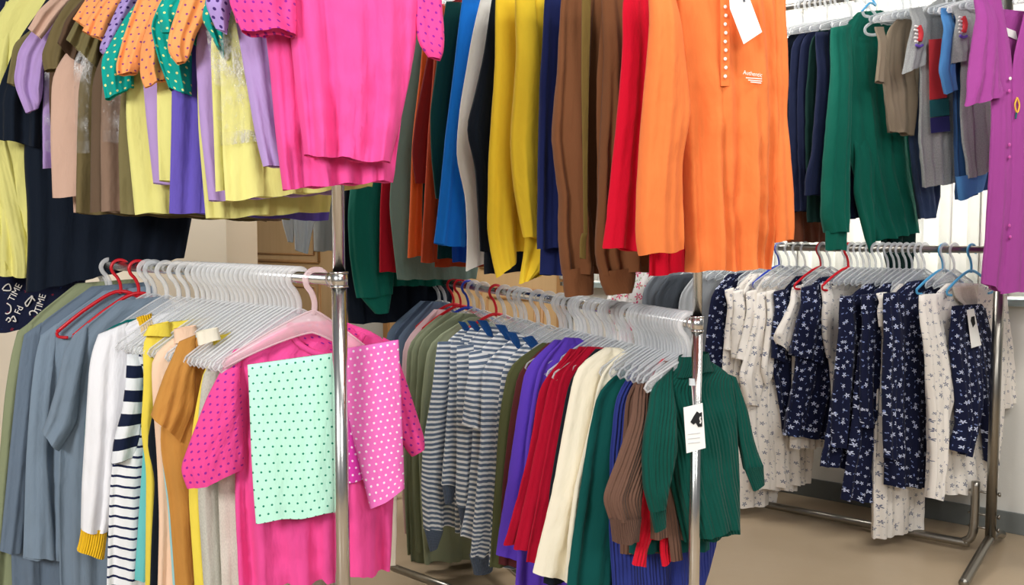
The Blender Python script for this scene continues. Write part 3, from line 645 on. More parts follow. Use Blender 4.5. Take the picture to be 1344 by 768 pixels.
LU = [
 (-.16, 8, 't_shirt', 't-shirt', 'hot pink T-shirt hanging in front of the left chrome post', [
   ('body', M_PINK, [(420, -150, 490, -154), (352, -112, 560, -122), (374, -20, 550, -20), (384, 80, 546, 60), (392, 150, 530, 140), (399, 204, 512, 215)], dict(T=(.012, .03), A=(.004, .02), m=34, n=34)),
   ('sleeve', M_PINKDOT, [(336, -110, 366, -108), (316, -55, 384, -45), (300, 2, 389, 18), (318, 42, 388, 44)], dict(dy=-.035, T=(.014, .03))),
   ('sleeve', M_PINKDOT, [(552, -115, 572, -100), (544, -30, 578, -20), (545, 30, 583, 40), (548, 60, 583, 66), (562, 77, 578, 79)], dict(dy=.01))]),
 (-.08, 16, 't_shirt', 't-shirt', 'second hot pink T-shirt, hem dropping lower behind the first', [
   ('body', M_PINK, [(405, -138, 480, -140), (335, -100, 552, -105), (346, 20, 545, 0), (354, 90, 540, 90), (362, 180, 525, 160), (371, 249, 517, 238)], dict(T=(.012, .03), A=(.004, .02), m=34, n=34)),
   ('sleeve', M_PINKDOT, [(325, -98, 350, -92), (305, -50, 370, -40), (302, 0, 388, 10), (310, 30, 352, 48)], dict(dy=-.02))]),
 (.0, 20, 't_shirt', 't-shirt', 'plain lilac T-shirt with dotted sleeve, next to the pink ones', [
   ('body', M_LILAC, [(385, -122, 465, -125), (318, -85, 520, -90), (308, 20, 500, 20), (322, 100, 480, 100), (335, 180, 470, 180), (345, 220, 460, 212)]),
   ('sleeve', M_LILDOT, [(318, -85, 340, -80), (285, -30, 318, -20), (268, 4, 303, 12), (283, 38, 298, 47)], dict(dy=-.02))]),
 (.08, 20, 't_shirt', 't-shirt', 'chartreuse T-shirt in polythene with long hem crossing behind the post', [
   ('body', M_CHART, [(370, -112, 450, -115), (300, -75, 520, -80), (287, 40, 515, 40), (290, 120, 505, 120), (292, 200, 500, 180), (296, 264, 490, 245)]),
   ('sleeve', M_TEDOT, [(298, -70, 320, -65), (272, -10, 302, 0), (264, 25, 294, 35), (284, 62, 294, 76)], dict(dy=-.02))]),
 (.15, 20, 't_shirt', 't-shirt', 'yellow-green T-shirt edge between lilac top and bagged chartreuse one', [
   ('body', M_CHART, [(360, -105, 440, -108), (292, -70, 500, -75), (276, 60, 490, 60), (280, 160, 480, 160), (283, 250, 470, 245)])]),
 (.22, 20, 't_shirt', 't-shirt', 'lilac T-shirt with orange dotted sleeve, over the violet hem', [
   ('body', M_LILAC, [(345, -100, 430, -102), (282, -65, 480, -70), (256, 60, 470, 60), (262, 160, 460, 160), (274, 264, 440, 255)]),
   ('sleeve', M_ORDOT, [(282, -62, 305, -55), (240, -10, 280, 5), (221, 45, 256, 50), (219, 68, 250, 74), (232, 83, 244, 80)], dict(dy=-.03))]),
 (.29, 20, 't_shirt', 't-shirt', 'yellow T-shirt with turned-up teal dotted sleeve at top', [
   ('body', M_CHART, [(335, -95, 420, -97), (275, -60, 470, -65), (258, 60, 460, 60), (260, 170, 450, 170), (270, 288, 432, 277)]),
   ('sleeve', M_TEDOT, [(268, -58, 292, -50), (232, -20, 275, -5), (206, 14, 266, 20), (212, 42, 264, 58)], dict(dy=-.035))]),
 (.36, 20, 't_shirt', 't-shirt', 'violet T-shirt with teal sleeve, hem below the lilac ones', [
   ('body', M_PURP, [(325, -92, 410, -94), (262, -55, 460, -60), (226, 60, 450, 60), (225, 160, 445, 160), (222, 279, 432, 290)], dict(A=(.003, .015))),
   ('sleeve', M_TEDOT, [(258, -52, 285, -45), (212, 0, 252, 10), (197, 35, 252, 50), (208, 80, 252, 90), (222, 116, 252, 127)], dict(dy=-.02))]),
 (.43, 20, 't_shirt', 't-shirt', 'yellow T-shirt strip left of the violet one, orange sleeve', [
   ('body', M_CHART, [(310, -88, 400, -90), (250, -50, 440, -55), (206, 80, 430, 80), (206, 160, 420, 160), (209, 238, 410, 235)]),
   ('sleeve', M_ORDOT, [(245, -48, 270, -40), (200, 10, 238, 25), (184, 60, 222, 65), (183, 100, 222, 92), (190, 114, 220, 106)], dict(dy=-.025))]),
 (.50, 20, 't_shirt', 't-shirt', 'lilac T-shirt strip between two yellow ones, long orange sleeve', [
   ('body', M_LILAC, [(300, -85, 390, -87), (235, -48, 430, -50), (186, 90, 420, 90), (192, 160, 415, 160), (201, 241, 410, 250)]),
   ('sleeve', M_ORDOT, [(232, -45, 260, -40), (182, -5, 222, 5), (163, 45, 200, 50), (151, 92, 186, 90), (154, 100, 180, 96)], dict(dy=-.03))]),
 (.57, 20, 't_shirt', 't-shirt', 'yellow T-shirt with bagged teal dotted sleeve, beside olive one', [
   ('body', M_CHART, [(285, -80, 370, -82), (220, -44, 420, -50), (166, 100, 410, 100), (165, 160, 400, 160), (177, 281, 400, 275)]),
   ('sleeve', M_TEDOT, [(215, -40, 240, -35), (165, 20, 200, 30), (132, 78, 176, 82), (134, 110, 176, 105), (138, 130, 176, 116)], dict(dy=-.02))]),
 (.64, 20, 't_shirt', 't-shirt', 'olive T-shirt with lilac dotted sleeve', [
   ('body', M_OLIVE, [(275, -78, 360, -80), (210, -40, 410, -45), (160, 100, 400, 100), (155, 190, 390, 190), (158, 280, 380, 288)]),
   ('sleeve', M_LILDOT, [(205, -38, 232, -32), (158, 0, 186, 0), (138, 45, 168, 50), (128, 68, 164, 62), (136, 72, 160, 86)], dict(dy=-.03))]),
 (.71, 20, 't_shirt', 't-shirt', 'mauve brown T-shirt, polythene on its front, orange sleeve', [
   ('body', M_MAUVE, [(262, -74, 350, -76), (195, -36, 400, -40), (134, 100, 390, 100), (132, 190, 380, 190), (133, 277, 370, 290)]),
   ('sleeve', M_ORDOT, [(190, -34, 215, -30), (138, -10, 168, 0), (117, 20, 145, 30), (108, 40, 136, 56)], dict(dy=-.025))]),
 (.78, 20, 't_shirt', 't-shirt', 'dull brown T-shirt sliver with short orange dotted sleeve above', [
   ('body', M_BROWN0, [(250, -70, 340, -72), (182, -32, 380, -38), (121, 100, 380, 100), (119, 190, 370, 190), (118, 278, 360, 288)]),
   ('sleeve', M_ORDOT, [(178, -30, 205, -25), (122, -15, 144, -10), (104, 12, 126, 15), (96, 26, 113, 37)], dict(dy=-.025))]),
 (.85, 20, 't_shirt', 't-shirt', 'khaki T-shirt with square olive sleeve, polythene strip in front', [
   ('body', M_KHAKI, [(238, -66, 325, -68), (170, -28, 370, -34), (104, 100, 370, 100), (101, 190, 360, 190), (100, 280, 350, 291)]),
   ('sleeve', M_OLIVE, [(165, -25, 190, -20), (118, 5, 142, 12), (98, 30, 132, 50), (87, 52, 128, 90)], dict(dy=-.03))]),
 (.92, 20, 't_shirt', 't-shirt', 'dusty pink T-shirt with brown sleeve and straight hem', [
   ('body', M_PALEPK, [(222, -62, 310, -64), (155, -24, 350, -30), (68, 95, 340, 100), (66, 180, 335, 180), (69, 259, 330, 256)], dict(A=(.001, .004))),
   ('sleeve', M_BRSL, [(150, -20, 175, -15), (108, 0, 130, 8), (86, 28, 112, 42), (76, 58, 104, 86)], dict(dy=-.02))]),
 (.99, 20, 't_shirt', 't-shirt', 'pale pink hem under the dusty pink one, olive brown sleeve', [
   ('body', M_PALEPK, [(205, -58, 300, -60), (140, -20, 330, -26), (80, 80, 330, 80), (92, 180, 330, 180), (97, 278, 325, 282)]),
   ('sleeve', M_KHAKI, [(135, -18, 160, -10), (90, 0, 116, 10), (68, 35, 96, 40), (53, 75, 90, 84), (58, 94, 84, 90)], dict(dy=-.025))]),
 (1.06, 20, 't_shirt', 't-shirt', 'taupe T-shirt with small pinkish beige sleeve, beside midnight nightshirt', [
   ('body', M_BRSL, [(190, -54, 280, -56), (120, -16, 310, -20), (66, 60, 310, 60), (64, 130, 310, 130), (68, 190, 300, 190)]),
   ('sleeve', M_PALEPK, [(115, -14, 138, -8), (72, -5, 92, 0), (50, 15, 74, 25), (37, 37, 54, 52)], dict(dy=-.02))]),
 (1.14, 20, 't_shirt', 't-shirt', 'lilac T-shirt with plain lilac sleeve against the midnight nightshirt', [
   ('body', M_LILAC, [(170, -50, 260, -52), (100, -12, 300, -16), (60, 60, 300, 60), (56, 150, 295, 150), (57, 221, 290, 224)]),
   ('sleeve', M_LILAC, [(95, -10, 118, -5), (50, 30, 76, 40), (24, 66, 58, 80), (17, 108, 56, 130), (34, 148, 50, 142)], dict(dy=-.02)),
   ('sleeve', M_OLIVE, [(100, 0, 110, 0), (40, 40, 52, 45), (18, 58, 28, 66), (9, 110, 20, 113)], dict(dy=.02))]),
 (1.25, 16, 'nightshirt', 'nightshirt', 'large midnight nightshirt with wide hem behind the T-shirts', [
   ('body', M_NAVYB, [(150, -45, 240, -47), (60, -5, 285, -12), (42, 100, 280, 100), (30, 190, 266, 190), (36, 300, 254, 275), (33, 385, 242, 338)], dict(T=(.012, .03))),
   ('sleeve', M_NAVYB, [(58, -5, 88, 0), (20, 60, 62, 70), (-4, 120, 54, 140), (-2, 182, 52, 194)], dict(dy=-.03))]),
 (1.34, 16, 'nightshirt', 'nightshirt', 'chartreuse nightshirt at the far left edge', [
   ('body', M_CHART, [(80, -42, 160, -44), (4, 0, 190, -4), (-30, 100, 180, 100), (-34, 200, 150, 200), (-26, 364, 110, 356)], dict(T=(.012, .03))),
   ('sleeve', M_CHART, [(6, 0, 20, 4), (-10, 60, 10, 70), (-30, 170, 10, 180), (8, 340, 40, 338), (9, 363, 37, 364)], dict(dy=-.02))]),
]
for (t, psi, nm, cat, lab, parts) in LU:
    for p in parts:
        if p[0] == 'sleeve' and t > -.05: p[3].setdefault('A', (.004, .019)); p[3].setdefault('T', (.006, .02)); p[3].setdefault('m', 28)
    garment('1', 'u', t, psi, nm, cat, lab, GU, parts)
M_NAVPR = K('printed_navy', (22, 28, 56), floral=((140, 40, 60), .06, .1, (30, 60, 120)))
pr, fr = garment('1', 'u', 1.5, 14, 'printed_nightshirt', 'nightshirt', 'navy nightshirt with white scribbled print below the chartreuse one', GU, [
   ('body', M_NAVPR, [(40, -30, 120, -32), (-40, 10, 150, 6), (-50, 150, 140, 150), (-48, 300, 130, 300), (-46, 442, 98, 424)], dict(T=(.012, .026), A=(.001, .004)))])
for txt, x, y, h, rot in (('TIME', 20, 384, 8, -62), ('TIME', 53, 398, 8, -72), ('Fd', 25, 407, 8, -65)):
    lettering(fr, pr, 'printed_word', txt, x, y, h, WHITEINK, -.036, rot)
for pts in (((3, 380), (7, 375), (12, 373), (14, 381), (4, 381)), ((33, 398), (38, 392), (43, 389), (36, 402), (33, 398)), ((9, 398), (14, 402), (14, 409), (10, 412), (7, 411)), ((40, 414), (39, 410), (43, 408), (48, 410), (49, 412)), ((8, 421), (11, 417), (14, 420), (11, 423)), ((15, 418), (18, 415), (21, 422), (17, 421)), ((41, 388), (46, 395))):
    cord(fr, pr, 'printed_line', pts, WHITEINK, -.036, .0022)
# polythene covers over three of the tops
def bag(t, psi, rows, label, dy=-.03):
    O = railpt('1', 'u', t); fr = Frame(O, math.radians(psi)); SEED[0] += 1
    bm = strip_mesh(rows_of(fr, rows, None, dy), T=(.004, .006), A=(.002, .006), seed=SEED[0], dy=dy, m=24, n=30)
    o = finish(bm, 'polythene_cover', POLY); o.location = O; o.rotation_euler = (0, 0, fr.psi)
    o['label'] = label; o['category'] = 'plastic cover'; o['group'] = 'polythene covers on the left upper rail'
bag(.08, 20, [(330, -60, 420, -64), (268, 20, 420, 15), (276, 80, 400, 80), (290, 190, 360, 186)], 'crinkled clear polythene cover over the chartreuse T-shirt')
bag(.71, 20, [(190, -30, 230, -30), (134, 60, 190, 70), (134, 120, 165, 120), (134, 186, 164, 190)], 'crinkled clear polythene cover over the mauve brown T-shirt')
bag(.85, 20, [(150, -20, 180, -20), (96, 80, 122, 84), (98, 140, 116, 140), (100, 200, 118, 201)], 'shiny polythene strip over the khaki T-shirt')
bag(1.14, 20, [(110, -10, 130, -10), (58, 90, 70, 90), (58, 150, 68, 150), (58, 198, 68, 200)], 'shiny polythene strip between lilac and dusty pink T-shirts')
# ================================================================ MIDDLE RACK, UPPER RAIL
M_ORANGE = K('orange_jersey', (230, 122, 62)); M_RED = K('red_jersey', (204, 4, 40)); M_BROWN = K('brown_sweat', (112, 70, 42)); M_OLV = K('olive_tie', (110, 90, 44)); M_NAVY = K('navy_jersey', (24, 34, 84))
M_MUST = K('mustard_jersey', (242, 206, 54)); M_INK = K('blue_black_jersey', (14, 24, 38)); M_IVORY = K('ivory_jersey', (248, 245, 236)); M_ROYAL = K('royal_blue_jersey', (22, 118, 216)); M_ROYAL2 = K('deep_blue_jersey', (14, 74, 170))
M_PINE = K('pine_jersey', (10, 62, 58)); M_RUST = K('rust_jersey', (188, 70, 34)); M_DKRED = K('dark_red_jersey', (128, 34, 34)); M_ORTHIN = K('burnt_orange_jersey', (214, 92, 36)); M_GGREY = K('grey_green_jersey', (116, 140, 130)); M_CRIM0 = K('crimson_jersey', (172, 14, 36))
M_GREEN = K('bottle_green_jersey', (10, 98, 84)); M_GREY = K('pale_grey_jersey', (190, 196, 202)); M_LGREY = K('dim_grey_jersey', (150, 152, 150))
GM = 'long-sleeved tops on the middle rack\'s upper rail'
og, fr = garment('2', 'u', -.14, 13, 'henley_tunic', 'top', 'orange buttoned long-sleeved top with white tag, before the middle post', GM, [
   ('body', M_ORANGE, [(915, -108, 975, -110), (866, -80, 1026, -86), (884, 0, 1022, 0), (892, 120, 1026, 110), (896, 220, 1020, 220), (902, 356, 1010, 352)], dict(T=(.012, .034), A=(.005, .019), m=36, n=34)),
   ('sleeve', M_ORANGE, [(856, -84, 884, -80), (857, -20, 890, -10), (852, 60, 897, 60), (845, 130, 906, 145), (838, 230, 894, 215), (833, 310, 896, 310), (838, 335, 897, 328)], dict(dy=-.045, T=(.014, .026))),
   ('sleeve', M_ORANGE, [(1014, -82, 1034, -76), (1012, 0, 1029, 10), (1008, 70, 1032, 100), (1012, 150, 1030, 150), (1008, 220, 1036, 220), (1010, 300, 1040, 290), (1012, 318, 1038, 315)], dict(dy=.0, T=(.014, .022))),
], R=1020)
card(fr, og, 'placket', [(944, -80), (957, -80), (957, 113), (946, 113)], M_ORANGE, -.047, .003)
for k in range(9): button(fr, og, 952 + (k % 2)*.8, 9 + 11.4*k, PEARL, -.052, .0036)
tg = card(fr, og, 'price_tag', [(958, 11), (957, -8), (980, -12), (1000, 42), (976, 58)], PAPER, -.07)
cord(fr, og, 'tag_loop', [(968, -40), (972, -20), (977, 2)], simple('grey_tag_barb', (110, 116, 130), .4), -.072, .0022)
lettering(fr, og, 'chest_print', 'Authentic', 988, 97, 5.5, WHITEINK, -.0475, 6, .9)
for x0, x1, y in ((979, 1000, 101.5), (982, 1000, 104.5), (985, 999, 107)): card(fr, og, 'chest_print_line', [(x0, y), (x1, y+1.5), (x1, y+2.6), (x0, y+1.1)], WHITEINK, -.0475, .0006)
MU = [
 (.02, 't_shirt', 'top', 'bright red top squeezed behind the orange one', [
   ('body', M_RED, [(890, -60, 940, -62), (850, -40, 985, -44), (850, 150, 985, 150), (850, 300, 985, 300), (851, 362, 990, 345)]),
   ('sleeve', M_RED, [(838, -40, 864, -40), (822, 0, 856, 0), (812, 130, 856, 130), (797, 290, 852, 290), (793, 325, 852, 331)], dict(dy=-.03))]),
 (.16, 'sweatshirt', 'sweatshirt', 'brown sweatshirt with gathered cuff, right next to the red top', [
   ('body', M_BROWN, [(840, -50, 900, -52), (795, -30, 950, -34), (785, 100, 940, 100), (785, 250, 935, 250), (790, 352, 930, 345)]),
   ('sleeve', M_BROWN, [(798, -30, 830, -30), (792, 100, 826, 100), (784, 220, 832, 220), (780, 300, 836, 300), (780, 340, 838, 334), (789, 362, 832, 356)], dict(dy=-.03, T=(.01, .026), A=(.003, .018))),
   ('cuff', M_BROWN, [(787, 356, 833, 350), (788, 370, 833, 366), (797, 389, 828, 382)], dict(dy=-.03, T=(.024, .022)))]),
 (.27, 'sweatshirt', 'sweatshirt', 'brown sweatshirt with low cuff hanging left beside the navy one', [
   ('body', M_BROWN, [(815, -45, 880, -47), (768, -28, 930, -30), (758, 100, 920, 100), (762, 250, 915, 250), (770, 360, 910, 352)]),
   ('sleeve', M_BROWN, [(745, -25, 790, -20), (733, 60, 776, 60), (725, 180, 768, 180), (735, 265, 774, 270), (734, 320, 784, 320), (735, 344, 786, 340), (740, 362, 779, 356)], dict(dy=-.03, T=(.01, .026), A=(.003, .018))),
   ('cuff', M_BROWN, [(739, 354, 778, 348), (740, 372, 778, 366), (742, 391, 777, 384)], dict(dy=-.03, T=(.024, .022)))]),
 (.22, 'fabric_belt', 'belt', 'thin olive fabric belt dangling between the brown sleeves', [
   ('strap', M_OLV, [(764, -20, 776, -20), (763, 100, 773, 100), (765, 220, 771, 220), (766, 305, 771, 305)], dict(dy=-.045, T=(.003, .004), A=(0, .001))),
   ('belt_end', M_OLV, [(764, 306, 771, 306), (761, 314, 769, 315), (761, 338, 769, 339)], dict(dy=-.045, T=(.006, .006), A=(0, .001), n=8))]),
 (.39, 'long_sleeve_shirt', 'top', 'navy top between mustard and brown sweatshirts', [
   ('body', M_NAVY, [(775, -40, 830, -42), (735, -20, 870, -24), (720, 100, 860, 100), (716, 220, 855, 220), (712, 362, 850, 352)]),
   ('sleeve', M_NAVY, [(720, -18, 745, -16), (708, 100, 735, 100), (705, 220, 734, 220), (704, 326, 732, 326)], dict(dy=-.02))]),
 (.50, 'long_sleeve_shirt', 'top', 'mustard yellow top, nearer of two, with ragged hem', [
   ('body', M_MUST, [(745, -36, 800, -38), (700, -16, 840, -20), (690, 100, 830, 100), (688, 250, 820, 250), (690, 320, 800, 318), (682, 374, 706, 362)]),
   ('sleeve', M_MUST, [(682, -15, 708, -13), (678, 80, 708, 80), (670, 190, 706, 190), (675, 250, 706, 250), (687, 312, 705, 312)], dict(dy=-.03, T=(.01, .02)))]),
 (.60, 'long_sleeve_shirt', 'top', 'mustard yellow top, farther of two, beside the blue-black one', [
   ('body', M_MUST, [(725, -32, 780, -34), (672, -14, 820, -16), (666, 100, 810, 100), (662, 250, 800, 250), (660, 330, 790, 325)]),
   ('sleeve', M_MUST, [(655, -12, 690, -10), (650, 80, 682, 80), (642, 200, 676, 200), (639, 304, 678, 300), (645, 335, 679, 330), (652, 364, 679, 344)], dict(dy=-.025))]),
 (.72, 'long_sleeve_shirt', 'top', 'blue-black top with bent elbow between ivory and mustard', [
   ('body', M_INK, [(710, -28, 765, -30), (662, -10, 800, -12), (646, 100, 790, 100), (640, 250, 780, 250), (634, 360, 760, 350)]),
   ('sleeve', M_INK, [(650, -10, 676, -8), (636, 70, 664, 70), (620, 140, 652, 140), (611, 170, 650, 175), (624, 215, 648, 220), (630, 330, 648, 330)], dict(dy=-.02))]),
 (.85, 'long_sleeve_shirt', 'top', 'ivory top with drooping narrow sleeve beside royal blue', [
   ('body', M_IVORY, [(690, -24, 740, -26), (645, -6, 775, -8), (630, 100, 765, 100), (625, 240, 755, 240), (622, 342, 700, 338)]),
   ('sleeve', M_IVORY, [(635, -6, 660, -4), (618, 60, 646, 60), (604, 140, 636, 140), (599, 205, 634, 200), (612, 258, 632, 255), (614, 320, 634, 318), (612, 357, 634, 345)], dict(dy=-.025, A=(.001, .009)))]),
 (.98, 'long_sleeve_shirt', 'top', 'royal blue top, brighter of the two blues', [
   ('body', M_ROYAL, [(665, -20, 715, -22), (625, -4, 755, -6), (610, 100, 745, 100), (605, 230, 735, 230), (602, 322, 700, 326)]),
   ('sleeve', M_ROYAL, [(610, -4, 636, -2), (598, 70, 625, 70), (584, 180, 615, 180), (577, 260, 612, 260), (570, 320, 610, 325)], dict(dy=-.025))]),
 (1.06, 'long_sleeve_shirt', 'top', 'deeper blue top whose hem hangs under the royal blue sleeve', [
   ('body', M_ROYAL2, [(650, -18, 700, -20), (608, -4, 740, -6), (598, 100, 730, 100), (592, 230, 720, 230), (595, 344, 690, 346)])]),
 (1.16, 'long_sleeve_shirt', 'top', 'dark pine green top left of the royal blue one', [
   ('body', M_PINE, [(640, -14, 690, -16), (598, 0, 725, -2), (584, 80, 715, 80), (578, 200, 705, 200), (573, 339, 680, 342)]),
   ('sleeve', M_PINE, [(588, 0, 612, 2), (575, 70, 600, 70), (564, 150, 590, 150), (566, 205, 590, 205), (572, 260, 592, 260)], dict(dy=-.02))]),
 (1.27, 'long_sleeve_shirt', 'top', 'rust top beside the pine green one', [
   ('body', M_RUST, [(625, -10, 675, -12), (590, 5, 710, 3), (578, 80, 700, 80), (570, 200, 690, 200), (570, 350, 665, 350)]),
   ('sleeve', M_RUST, [(578, 5, 600, 8), (570, 80, 592, 80), (562, 180, 588, 180), (557, 270, 582, 270), (553, 344, 574, 345)], dict(dy=-.02))]),
 (1.36, 'long_sleeve_shirt', 'top', 'dull dark red top half hidden behind the rust one', [
   ('body', M_DKRED, [(610, -6, 660, -8), (572, 8, 690, 6), (560, 80, 680, 80), (546, 150, 670, 150), (540, 200, 660, 205), (545, 240, 650, 245)])]),
 (1.45, 'long_sleeve_shirt', 'top', 'burnt orange top showing as a thin line', [
   ('body', M_PINE, [(600, -2, 650, -4), (566, 12, 680, 10), (558, 90, 670, 90), (552, 200, 660, 200), (552, 300, 640, 300)]),
   ('sleeve', M_ORTHIN, [(560, 12, 580, 14), (552, 90, 566, 90), (541, 180, 556, 180), (538, 260, 554, 260), (535, 338, 553, 336)], dict(dy=-.02))]),
 (1.55, 'sweatshirt', 'sweatshirt', 'grey-green sweatshirt reaching down to the lower rail', [
   ('body', M_GGREY, [(590, 2, 640, 0), (552, 18, 670, 14), (535, 90, 660, 90), (518, 180, 650, 180), (510, 270, 640, 270), (521, 367, 625, 366)], dict(A=(.001, .005)))]),
 (1.67, 'long_sleeve_shirt', 'top', 'crimson top between grey-green and bottle green sweatshirts', [
   ('body', M_CRIM0, [(575, 6, 625, 4), (536, 22, 655, 18), (520, 90, 645, 90), (506, 180, 640, 180), (499, 260, 630, 260), (498, 357, 615, 357)], dict(A=(.001, .005)))]),
 (1.80, 'sweatshirt', 'sweatshirt', 'bottle green sweatshirt with gathered cuff just right of chrome post', [
   ('body', M_GREEN, [(560, 10, 610, 8), (522, 26, 640, 22), (500, 90, 635, 90), (485, 200, 625, 200), (478, 300, 615, 300), (482, 375, 605, 375)]),
   ('sleeve', M_GREEN, [(500, 24, 560, 28), (472, 150, 532, 150), (456, 280, 514, 280), (459, 340, 516, 340), (468, 392, 515, 386)], dict(dy=-.03, T=(.016, .035), A=(.001, .012))),
   ('cuff', M_GREEN, [(470, 386, 514, 382), (478, 396, 513, 396), (492, 411, 510, 411)], dict(dy=-.03, T=(.02, .018)))]),
 (1.92, 'long_sleeve_shirt', 'top', 'blue-black top tucked directly behind the left chrome post', [
   ('body', M_INK, [(545, 14, 600, 12), (508, 30, 630, 26), (470, 120, 620, 120), (450, 250, 610, 250), (448, 340, 600, 340), (458, 425, 590, 420)])]),
 (2.05, 'pale_grey_shirt', 'top', 'pale grey top with limp sleeves seen below violet hem', [
   ('body', M_LGREY, [(480, 18, 540, 16), (430, 34, 580, 30), (412, 120, 570, 120), (410, 220, 560, 220), (412, 330, 550, 326)]),
   ('sleeve', M_GREY, [(420, 34, 446, 36), (392, 150, 420, 150), (366, 270, 392, 275), (372, 300, 386, 300), (378, 318, 385, 318)], dict(dy=-.03)),
   ('sleeve', M_GREY, [(440, 40, 470, 42), (410, 150, 444, 150), (384, 270, 418, 275), (386, 310, 408, 308), (387, 328, 404, 333)], dict(dy=-.045))]),
]
for (t, nm, cat, lab, parts) in MU:
    garment('2', 'u', t, 20, nm, cat, lab, GM, parts, hang=None if 'belt' in nm else 'clear')

# ================================================================ MIDDLE RACK, LOWER RAIL
M_GRIB = K('green_rib_knit', (4, 78, 67), rib=.0085); M_GRIBC = K('green_rib_cuff', (4, 74, 64), rib=.005); M_BRIB = K('brown_rib_knit', (112, 82, 68), rib=.0085); M_BRIBC = K('brown_rib_cuff', (104, 76, 64), rib=.005)
M_SCAR = K('scarlet_knit', (224, 20, 48), rib=.0085); M_BLUEK = K('indigo_knit', (48, 60, 138), rib=.0085); M_GDEEP = K('deep_green_jersey', (4, 78, 74)); M_IVOR = K('cream_jersey', (244, 236, 212)); M_CRIM = K('crimson_knit', (172, 6, 42))
M_PURPLE = K('purple_jersey', (92, 60, 182)); M_MAROON = K('maroon_jersey', (92, 40, 42)); M_OLIVEJ = K('olive_green_jersey', (88, 92, 58)); M_STRG = K('slate_white_stripe', (106, 124, 148), stripes=((246, 248, 250), .0165, .47)); M_SLC = K('slate_rib', (98, 112, 134), rib=.005)
M_BCOL = K('blue_rib_collar', (28, 86, 158), rib=.005); M_SAGEJ = K('sage_green_jersey', (150, 158, 130)); M_SAGEJ2 = K('shaded_sage_jersey', (128, 136, 110)); M_BLUSH = K('blush_cotton', (222, 186, 192)); M_DENIM = K('denim_slate', (106, 124, 148)); M_DENIM2 = K('dark_denim_slate', (74, 88, 110))  # second sage has the shade of the farther tops put into its colour
GN = 'tops hanging on the middle rack\'s lower rail'
gt, fr = garment('2', 'l', ('px', 906), 12, 'turtleneck', 'turtleneck', 'green ribbed turtleneck with hanging price tag, before the middle rack', GN, [
   ('body', M_GRIB, [(891, 480, 932, 474), (864, 508, 962, 492), (868, 530, 964, 520), (880, 580, 966, 560), (888, 640, 969, 620), (906, 706, 971, 690)], dict(m=34, T=(.012, .03), A=(.0015, .006))),
   ('sleeve', M_GRIB, [(866, 505, 889, 484), (856, 520, 886, 515), (847, 560, 887, 555), (843, 600, 888, 592), (845, 640, 876, 636), (853, 670, 873, 664)], dict(dy=-.025, T=(.01, .026), A=(.0015, .006))),
   ('cuff', M_GRIBC, [(853, 668, 874, 662), (859, 698, 874, 692)], dict(dy=-.025, T=(.016, .014))),
   ('sleeve', M_GRIB, [(953, 490, 966, 495), (962, 540, 982, 540), (967, 570, 990, 580), (976, 615, 1001, 612)], dict(dy=.0)),
   ('cuff', M_GRIBC, [(976, 613, 1001, 610), (988, 643, 1003, 636)], dict(T=(.014, .012))),
   ('turtleneck_collar', M_GRIBC, [(892, 468, 929, 462), (890, 480, 931, 474), (884, 494, 936, 486)], dict(dy=-.002, T=(.022, .024)))], W=.1)
tg = card(fr, gt, 'price_tag', [(897, 535), (922, 529), (926, 588), (901, 595)], PAPER, -.085)
cord(fr, gt, 'tag_string', [(908, 506), (909, 518), (910, 533)], WHITEINK, -.072, .0009)
card(fr, gt, 'tag_seal', [(905, 497), (911, 497), (912, 506), (905, 506)], simple('white_plastic_seal', (220, 226, 230), .3), -.072, .006)
card(fr, tg, 'printed_shirt_mark', [(914.7, 540), (918, 542.5), (921.2, 541), (921.6, 560), (916.4, 560.6), (913, 555), (910.4, 557.6), (906.2, 554.2), (910.4, 546.6)], INK, -.0865, .0006)
cord(fr, tg, 'printed_figure', [(919.6, 547), (918.6, 550), (919.8, 553), (918.8, 556)], WHITEINK, -.0872, .0016)
for y in (569, 575, 581): card(fr, tg, 'printed_line', [(903, y+.8), (919, y-1), (919, y-.4), (903, y+1.4)], simple('faint_print', (200, 200, 200), .8), -.0864, .0005)
def wmid(px): return .085 if px > 850 else (.085 + (850-px)/50*.035 if px > 800 else None)
